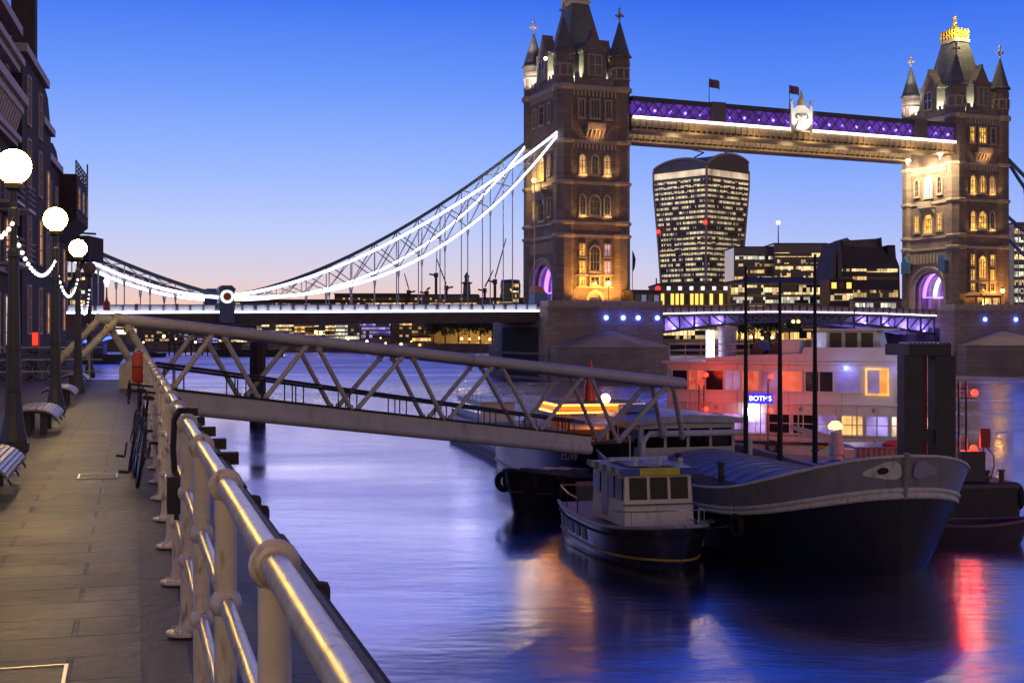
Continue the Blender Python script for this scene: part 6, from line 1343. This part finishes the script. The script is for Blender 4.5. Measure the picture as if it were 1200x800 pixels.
YG = em('yellow_ground_lamp', (1.0, .6, .12), 18)
for i, (px, d, z) in enumerate(((541, 516, 5.4), (550, 515, 5.2), (562, 516, 5.6), (574, 515, 5.2), (583, 516, 5.4), (905, 436, 6.2), (880, 436, 6.4), (893, 437, 6.0), (790, 440, 10.6), (806, 440, 9.5), (826, 425, 10.5))):
    t = thing('ground_lamp', ('warm ground lamp behind the embankment trees, %s' % ('left of all', 'second from left', 'in the middle', 'second from right', 'right of all')[i]) if i < 5 else ('yellow lamp glowing among the trees behind the ship, %s' % ('rightmost', 'leftmost', 'middle')[i-5] if i < 8 else 'amber quay lamp under the opening roadway, %s' % ('left', 'middle', 'beside the trees')[i-8]), 'lamp', (wx(px, d), d, 3.6), 0, 'quay lamps on the far bank')
    MB().tube((0, 0, 0), (0, 0, z-3.6), .1, n=5).build('post', STEELD, t); m = MB(); m.sphere((0, 0, z-3.6), .42, 8, 6); m.build('lens', YG, t, smooth=True)
    if i < 8: lamp('tree_light', (wx(px, d), d+6, z+1.5), 3200, (1, .62, .12), .4)
# starry lamps along the left bank and its clutter
for i, (px, py, d, c, lab) in enumerate(((287, 392, 520, (1, .8, .5), 'brilliant white-gold lamp left of the timber pile'), (370, 389, 520, (1, .6, .15), 'amber lamp right of the timber pile, one of a pair'), (376, 390, 520, (1, .6, .15), 'amber lamp close right of its twin beyond the pile'), (332, 408, 470, (1, .95, .8), 'pale lamp over the moored lighter'), (192, 394, 500, (1, .5, .12), 'orange lamp between the first gangway diagonals'), (218, 402, 500, (1, .5, .12), 'small orange lamp over the far water edge'), (101, 391, 430, (1, .85, .6), 'bright lamp seen between the second and third street lamps'), (177, 385, 520, (1, .75, .35), 'golden lamp just under the gangway top tube'))):
    t = thing('bank_lamp', lab, 'lamp', (wx(px, d), d, 0), 0, 'lamps along the far bank'); z = wz(py, d); MB().tube((0, 0, 0), (0, 0, z), .12, n=5).build('post', STEELD, t); m = MB(); m.sphere((0, 0, z), .55, 10, 7); m.build('lens', em('bank_lamp_%d' % i, c, 22), t, smooth=True)
for i, (px, py) in enumerate(((398, 391), (408, 397), (430, 400), (446, 396), (452, 402), (470, 403), (482, 400), (492, 404), (352, 399), (345, 394), (318, 401), (308, 394), (262, 399), (243, 395), (229, 401), (206, 397), (168, 401), (156, 396))):
    d = 506; t = thing('quay_lamp', 'one of the many small amber lamps strung along the far bank under the road deck', 'lamp', (wx(px, d), d, 3.6), 0, 'small amber lamps under the road deck'); z = wz(py, d)-3.6
    MB().tube((0, 0, -2), (0, 0, z), .09, n=5).build('post', STEELD, t); m = MB(); m.sphere((0, 0, z), .24+.10*(i % 3), 8, 6); m.build('lens', em('small_amber_%d' % (i % 3), ((1, .55, .12), (1, .42, .08), (1, .75, .4))[i % 3], 12), t, smooth=True)
t = thing('lit_pavilion', 'small white lit pavilion glowing on the bank at the left', 'pavilion', (wx(137, 480), 480, 3.5)); q = lambda y: wz(y, 480)-3.5
MB().box(-3.6, 3.6, 0, 6, 0, q(385)).build('wall', DST, t)
for k in range(4): MB().box(-3.4+k*1.75, -1.9+k*1.75, -.1, 0, q(391.5), q(386.5)).build('window', em('pavilion_light', (1, .88, .62), 1.8, .5, .4), t)
MB().box(-4.2, 4.2, -.8, 6.5, q(385), q(384)).build('roof', STEELD, t)
t = thing('blue_lit_boat', 'long low boat outlined in blue light moored at the left', 'boat', (wx(86, 330), 330, 0)); m = MB(); m.prism([(-10, 0), (11, 0), (13, 2.4), (-11, 2.4)], 'y', -2, 2); m.build('hull', DST, t); MB().box(-8, 8, -1.6, 1.6, 2.4, 5.0).build('cabin', PUR, t); MB().loft([[(x, y, 6.0+.7*math.sin((x+8)*.4)+z) for y, z in ((-1.8, 0), (1.8, 0), (1.8, .55), (-1.8, .55))] for x in [-10+2*i for i in range(11)]]).build('roof_light', em('blue_roof_light', (.05, .12, 1.0), 3), t)
# moored craft and piles far up the river
t = thing('moored_lighter', 'dark flat lighter moored on the river behind the timber pile', 'barge', (wx(292, 430), 430, 0)); m = MB(); m.prism([(-10.5, 0), (10.5, 0), (11.5, 2.4), (-11.5, 2.4)], 'y', -3, 3); m.build('hull', HBLK, t); m = MB(); m.box(-9, -3, -2, 2, 2.4, 4.6); m.box(1, 6, -2, 2, 2.4, 5.4); m.build('deckhouse', DBR, t)
t = thing('pier_jetty', 'dark timber jetty on many piles along the far left water edge', 'jetty', (wx(245, 455), 455, 0)); MB().box(-14, 12, -1.5, 1.5, 3.6, 4.2).build('deck', TIMBER, t)
for i in range(14): MB().tube((-13.5+i*1.9, -1.2, -1), (-13.5+i*1.9, -1.2, 5.0 if i % 3 == 0 else 4.0), .28, n=6).build('pile', TIMBER, t)
t = thing('small_launch', 'tiny dark launch near the far bank at the left', 'boat', (wx(180, 420), 420, 0)); m = MB(); m.prism([(-3.5, 0), (3.5, 0), (4.2, 1.3), (-3.8, 1.3)], 'y', -1.2, 1.2); m.build('hull', HBLK, t); MB().box(-2.0, .8, -.9, .9, 1.3, 2.8).build('cabin', DST, t)
# ------------------------------------------------------------------ left-hand warehouses
LB = brick('warehouse_brick', (.085, .058, .050), (.06, .042, .038), (.04, .034, .03), .46, .16, .85, var=.3, nscale=.3)
TRIM = pm('cornice_stone', (.60, .52, .48), .7, var=.15)
FD = V((-.24, 1, 0)).normalized(); FA = math.atan2(FD.y, FD.x)     # facade direction
def fac(d): return V((-7.7-.24*d, d, QUAY-.02))
# nearest: four storeys under heavy cornices (frame: x along the facade away from us, y to the left, into the building)
p0 = fac(34)-V((.8, 0, 0)); L1 = (fac(60)-fac(34)).length
t = thing('cornice_warehouse', 'nearest brick warehouse with pale bracketed cornices, cut off by the left edge', 'warehouse', p0, FA)
zz_ = lambda z: z-QUAY
MB().box(0, L1, 0, 14, 0, zz_(21.6)).build('wall', LB, t)
for z0, z1, o in ((18.0, 18.35, .55), (18.35, 18.75, .75), (16.5, 16.7, .3), (16.7, 16.95, .45), (19.9, 20.2, .4), (20.2, 20.5, .6), (21.6, 22.0, .5), (10.6, 10.9, .2)):
    MB().box(-.1, L1+o*.7, -o, .3, zz_(z0), zz_(z1)).build('cornice', TRIM, t)
for i in range(40):
    x = .4+i*(L1-.6)/39
    m = MB(); m.prism([(0, zz_(17.0)), (-.25, zz_(17.1)), (-.5, zz_(17.9)), (-.5, zz_(18.0)), (0, zz_(18.0))], 'x', x-.11, x+.11)
    # profile is given as (y, z)
    m.build('bracket', TRIM, t)
def wrow(t, L, n, z0, z1, mats, y=0.0, w_=.95, rz=None, bars=3):
    for i in range(n):
        x = L*(i+.5)/n; q = mats[(i*7+int(z0*3)) % len(mats)]
        o = MB().box(x-w_/2, x+w_/2, y-.03, y, zz_(z0), zz_(z1)).build('window', q, t)
        f = MB(); f.ring([(x-w_/2-.1, zz_(z0)-.1), (x+w_/2+.1, zz_(z0)-.1), (x+w_/2+.1, zz_(z1)+.1), (x-w_/2-.1, zz_(z1)+.1)], [(x-w_/2, zz_(z0)), (x+w_/2, zz_(z0)), (x+w_/2, zz_(z1)), (x-w_/2, zz_(z1))], 'y', y-.10, y)
        for k in range(1, bars): f.box(x-w_/2, x+w_/2, y-.07, y-.03, zz_(z0+(z1-z0)*k/bars)-.03, zz_(z0+(z1-z0)*k/bars)+.03)
        f.build('window_frame', TRIM, o)
WLT = em('wharf_lit_pane', (1.0, .5, .12), .55, .5, 1.2)
wrow(t, L1, 9, 13.8, 15.8, [GLASSD, GLASSD, GLASSD, WLT]); wrow(t, L1, 9, 11.2, 13.0, [GLASSD, GLASSD, WLT]); wrow(t, L1, 9, 7.2, 9.6, [WLT, GLASSD, em('wharf_pale_pane', (1, .85, .6), .35, .5, 1.5)], w_=1.3); wrow(t, L1, 9, 18.95, 19.8, [GLASSD], w_=.8)
# balconies
for i, (x, z) in enumerate(((L1*.5, 13.4), (L1*.78, 13.4), (L1*.5, 10.9), (L1*.78, 10.9), (L1*.92, 10.9), (L1*.92, 13.4))):
    m = MB(); m.box(x-1.2, x+1.2, -1.2, 0, zz_(z)-.12, zz_(z))
    for k in range(4): m.tube((x-1.2, -1.17, zz_(z)+.25*(k+1)), (x+1.2, -1.17, zz_(z)+.25*(k+1)), .03, n=5); m.tube((x+1.2, -1.17, zz_(z)+.25*(k+1)), (x+1.2, 0, zz_(z)+.25*(k+1)), .03, n=5)
    m.build('balcony', pm('balcony_metal', (.40, .36, .42), .5, .3), t)
# the chimney and the dark boiler-house mass behind it
t = thing('brewhouse_chimney', 'tall square dark brick chimney rising out of the picture at the left', 'chimney', (wx(28.5, 118), 118, 6.3), FA)
MB().box(-1.0, 1.0, -1.0, 1.0, 0, 43).build('shaft', LB, t); MB().box(-1.2, 1.2, -1.2, 1.2, wz(92, 118)-6.3, wz(87, 118)-6.3).build('band', TRIM, t)
def block(nm, lab, d0, d1, off, ztop, wins, lit, depth=12, gable=0):
    p = fac(d0)+V((off, 0, 0)); L = (fac(d1)-fac(d0)).length; t = thing(nm, lab, 'warehouse', p, FA, 'dark warehouses along the left bank')
    MB().box(0, L, 0, depth, -7, zz_(ztop)).build('wall', LB, t)
    if gable: m = MB(); m.prism([(0, zz_(ztop)), (L, zz_(ztop)), (L*.8, zz_(ztop)+gable), (L*.5, zz_(ztop)+gable*1.3), (L*.2, zz_(ztop)+gable*.8)], 'y', 0, 5); m.build('gable', LB, t)
    MB().box(-.2, L+.2, -.25, .3, zz_(ztop)-.4, zz_(ztop)).build('coping', TRIM, t)
    for z in wins: wrow(t, L, max(2, int(L/4)), z, z+2.2, lit, 0, 1.0)
    return t
block('brick_warehouse', 'dark warehouse just below the tall chimney with narrow lit slots', 61, 70, -.4, 21.4, (8, 11.5, 15, 18), [GLASSD, GLASSD, WLT])
block('brick_warehouse', 'gabled dark warehouse stepping down right of the chimney', 70.3, 78, -.95, 20.0, (8, 11.5, 15), [GLASSD, WLT, GLASSD], gable=1.6)
block('brick_warehouse', 'dark warehouse beyond the gabled one, its roof nearly level', 78.3, 86, -1.3, 18.8, (8, 11.5, 15), [GLASSD, GLASSD, WLT], gable=.8)
t = block('balcony_warehouse', 'end warehouse with a jettied upper storey and a roof balcony railing', 86.3, 96, -1.8, 15.6, (8.2, 11.6), [GLASSD, WLT])
m = MB(); L = (fac(96)-fac(86.3)).length; m.box(.6, L, -1.5, 0, zz_(15.6), zz_(18.5)); m.prism([(-1.5, zz_(15.6)), (0, zz_(15.6)), (0, zz_(14.3))], 'x', .6, L); m.build('jetty_storey', LB, t); wrow(t, L, 3, 16.3, 17.6, [WLT, em('wharf_blue_pane', (.5, .7, 1), .6)], -1.5, .9)
m = MB()
for z in (18.8, 19.1, 19.4): m.tube((.6, -1.45, zz_(z)), (L, -1.45, zz_(z)), .05, n=5); m.tube((L, -1.45, zz_(z)), (L, 2, zz_(z)), .05, n=5)
for i in range(7): m.tube((.6+(L-.6)*i/6, -1.45, zz_(18.5)), (.6+(L-.6)*i/6, -1.45, zz_(19.4)), .05, n=5)
m.tube((L, -1.45, zz_(18.5)), (L, -1.45, zz_(20.3)), .06, n=5); m.build('balcony_railing', STEELD, t)
t = thing('hoist_cabin', 'dark boxy hoist cabin on a bracket jutting from the far warehouses', 'hoist', (wx(90, 110), 110, 6.3)); MB().box(-1.3, 1.3, -1, 3, 7.7, 9.7).build('cabin', LB, t); m = MB(); m.bar((-1.6, 0, 3.6), (.6, 0, 7.7), .3, .3); m.bar((-1.5, 0, 10.1), (1.6, 0, 9.9), .16, .16); m.bar((-2.0, 0, -4), (-2.0, 0, 10.2), .6, .6); m.build('bracket', STEELD, t); MB().box(-1.0, -.1, -1.06, -1, 8.4, 9.3).build('window', OF1, t)
t = far_building('far_glass_building', 'pale lit low office behind the fairy lights at the left bank', 'office', 62, 100, 322, 300, DST, [(325, 331, OF1), (338, 344, OF2), (352, 360, OF1), (372, 380, OF3)], z0=6.3, depth=14)
t = thing('red_sign', 'small red lit sign on a post by the far promenade railing', 'sign', (wx(42, 44.6), 44.6, QUAY)); MB().tube((0, 0, 0), (0, 0, 1.6), .03).build('post', STEELD, t); MB().box(-.12, .12, -.06, .06, 1.12, 1.62).build('body', pm('sign_red', (.55, .04, .03), .4), t); MB().box(-.095, .095, -.075, -.06, 1.15, 1.58).build('lit_panel', em('sign_red_lit', (1, .06, .03), .9), t)
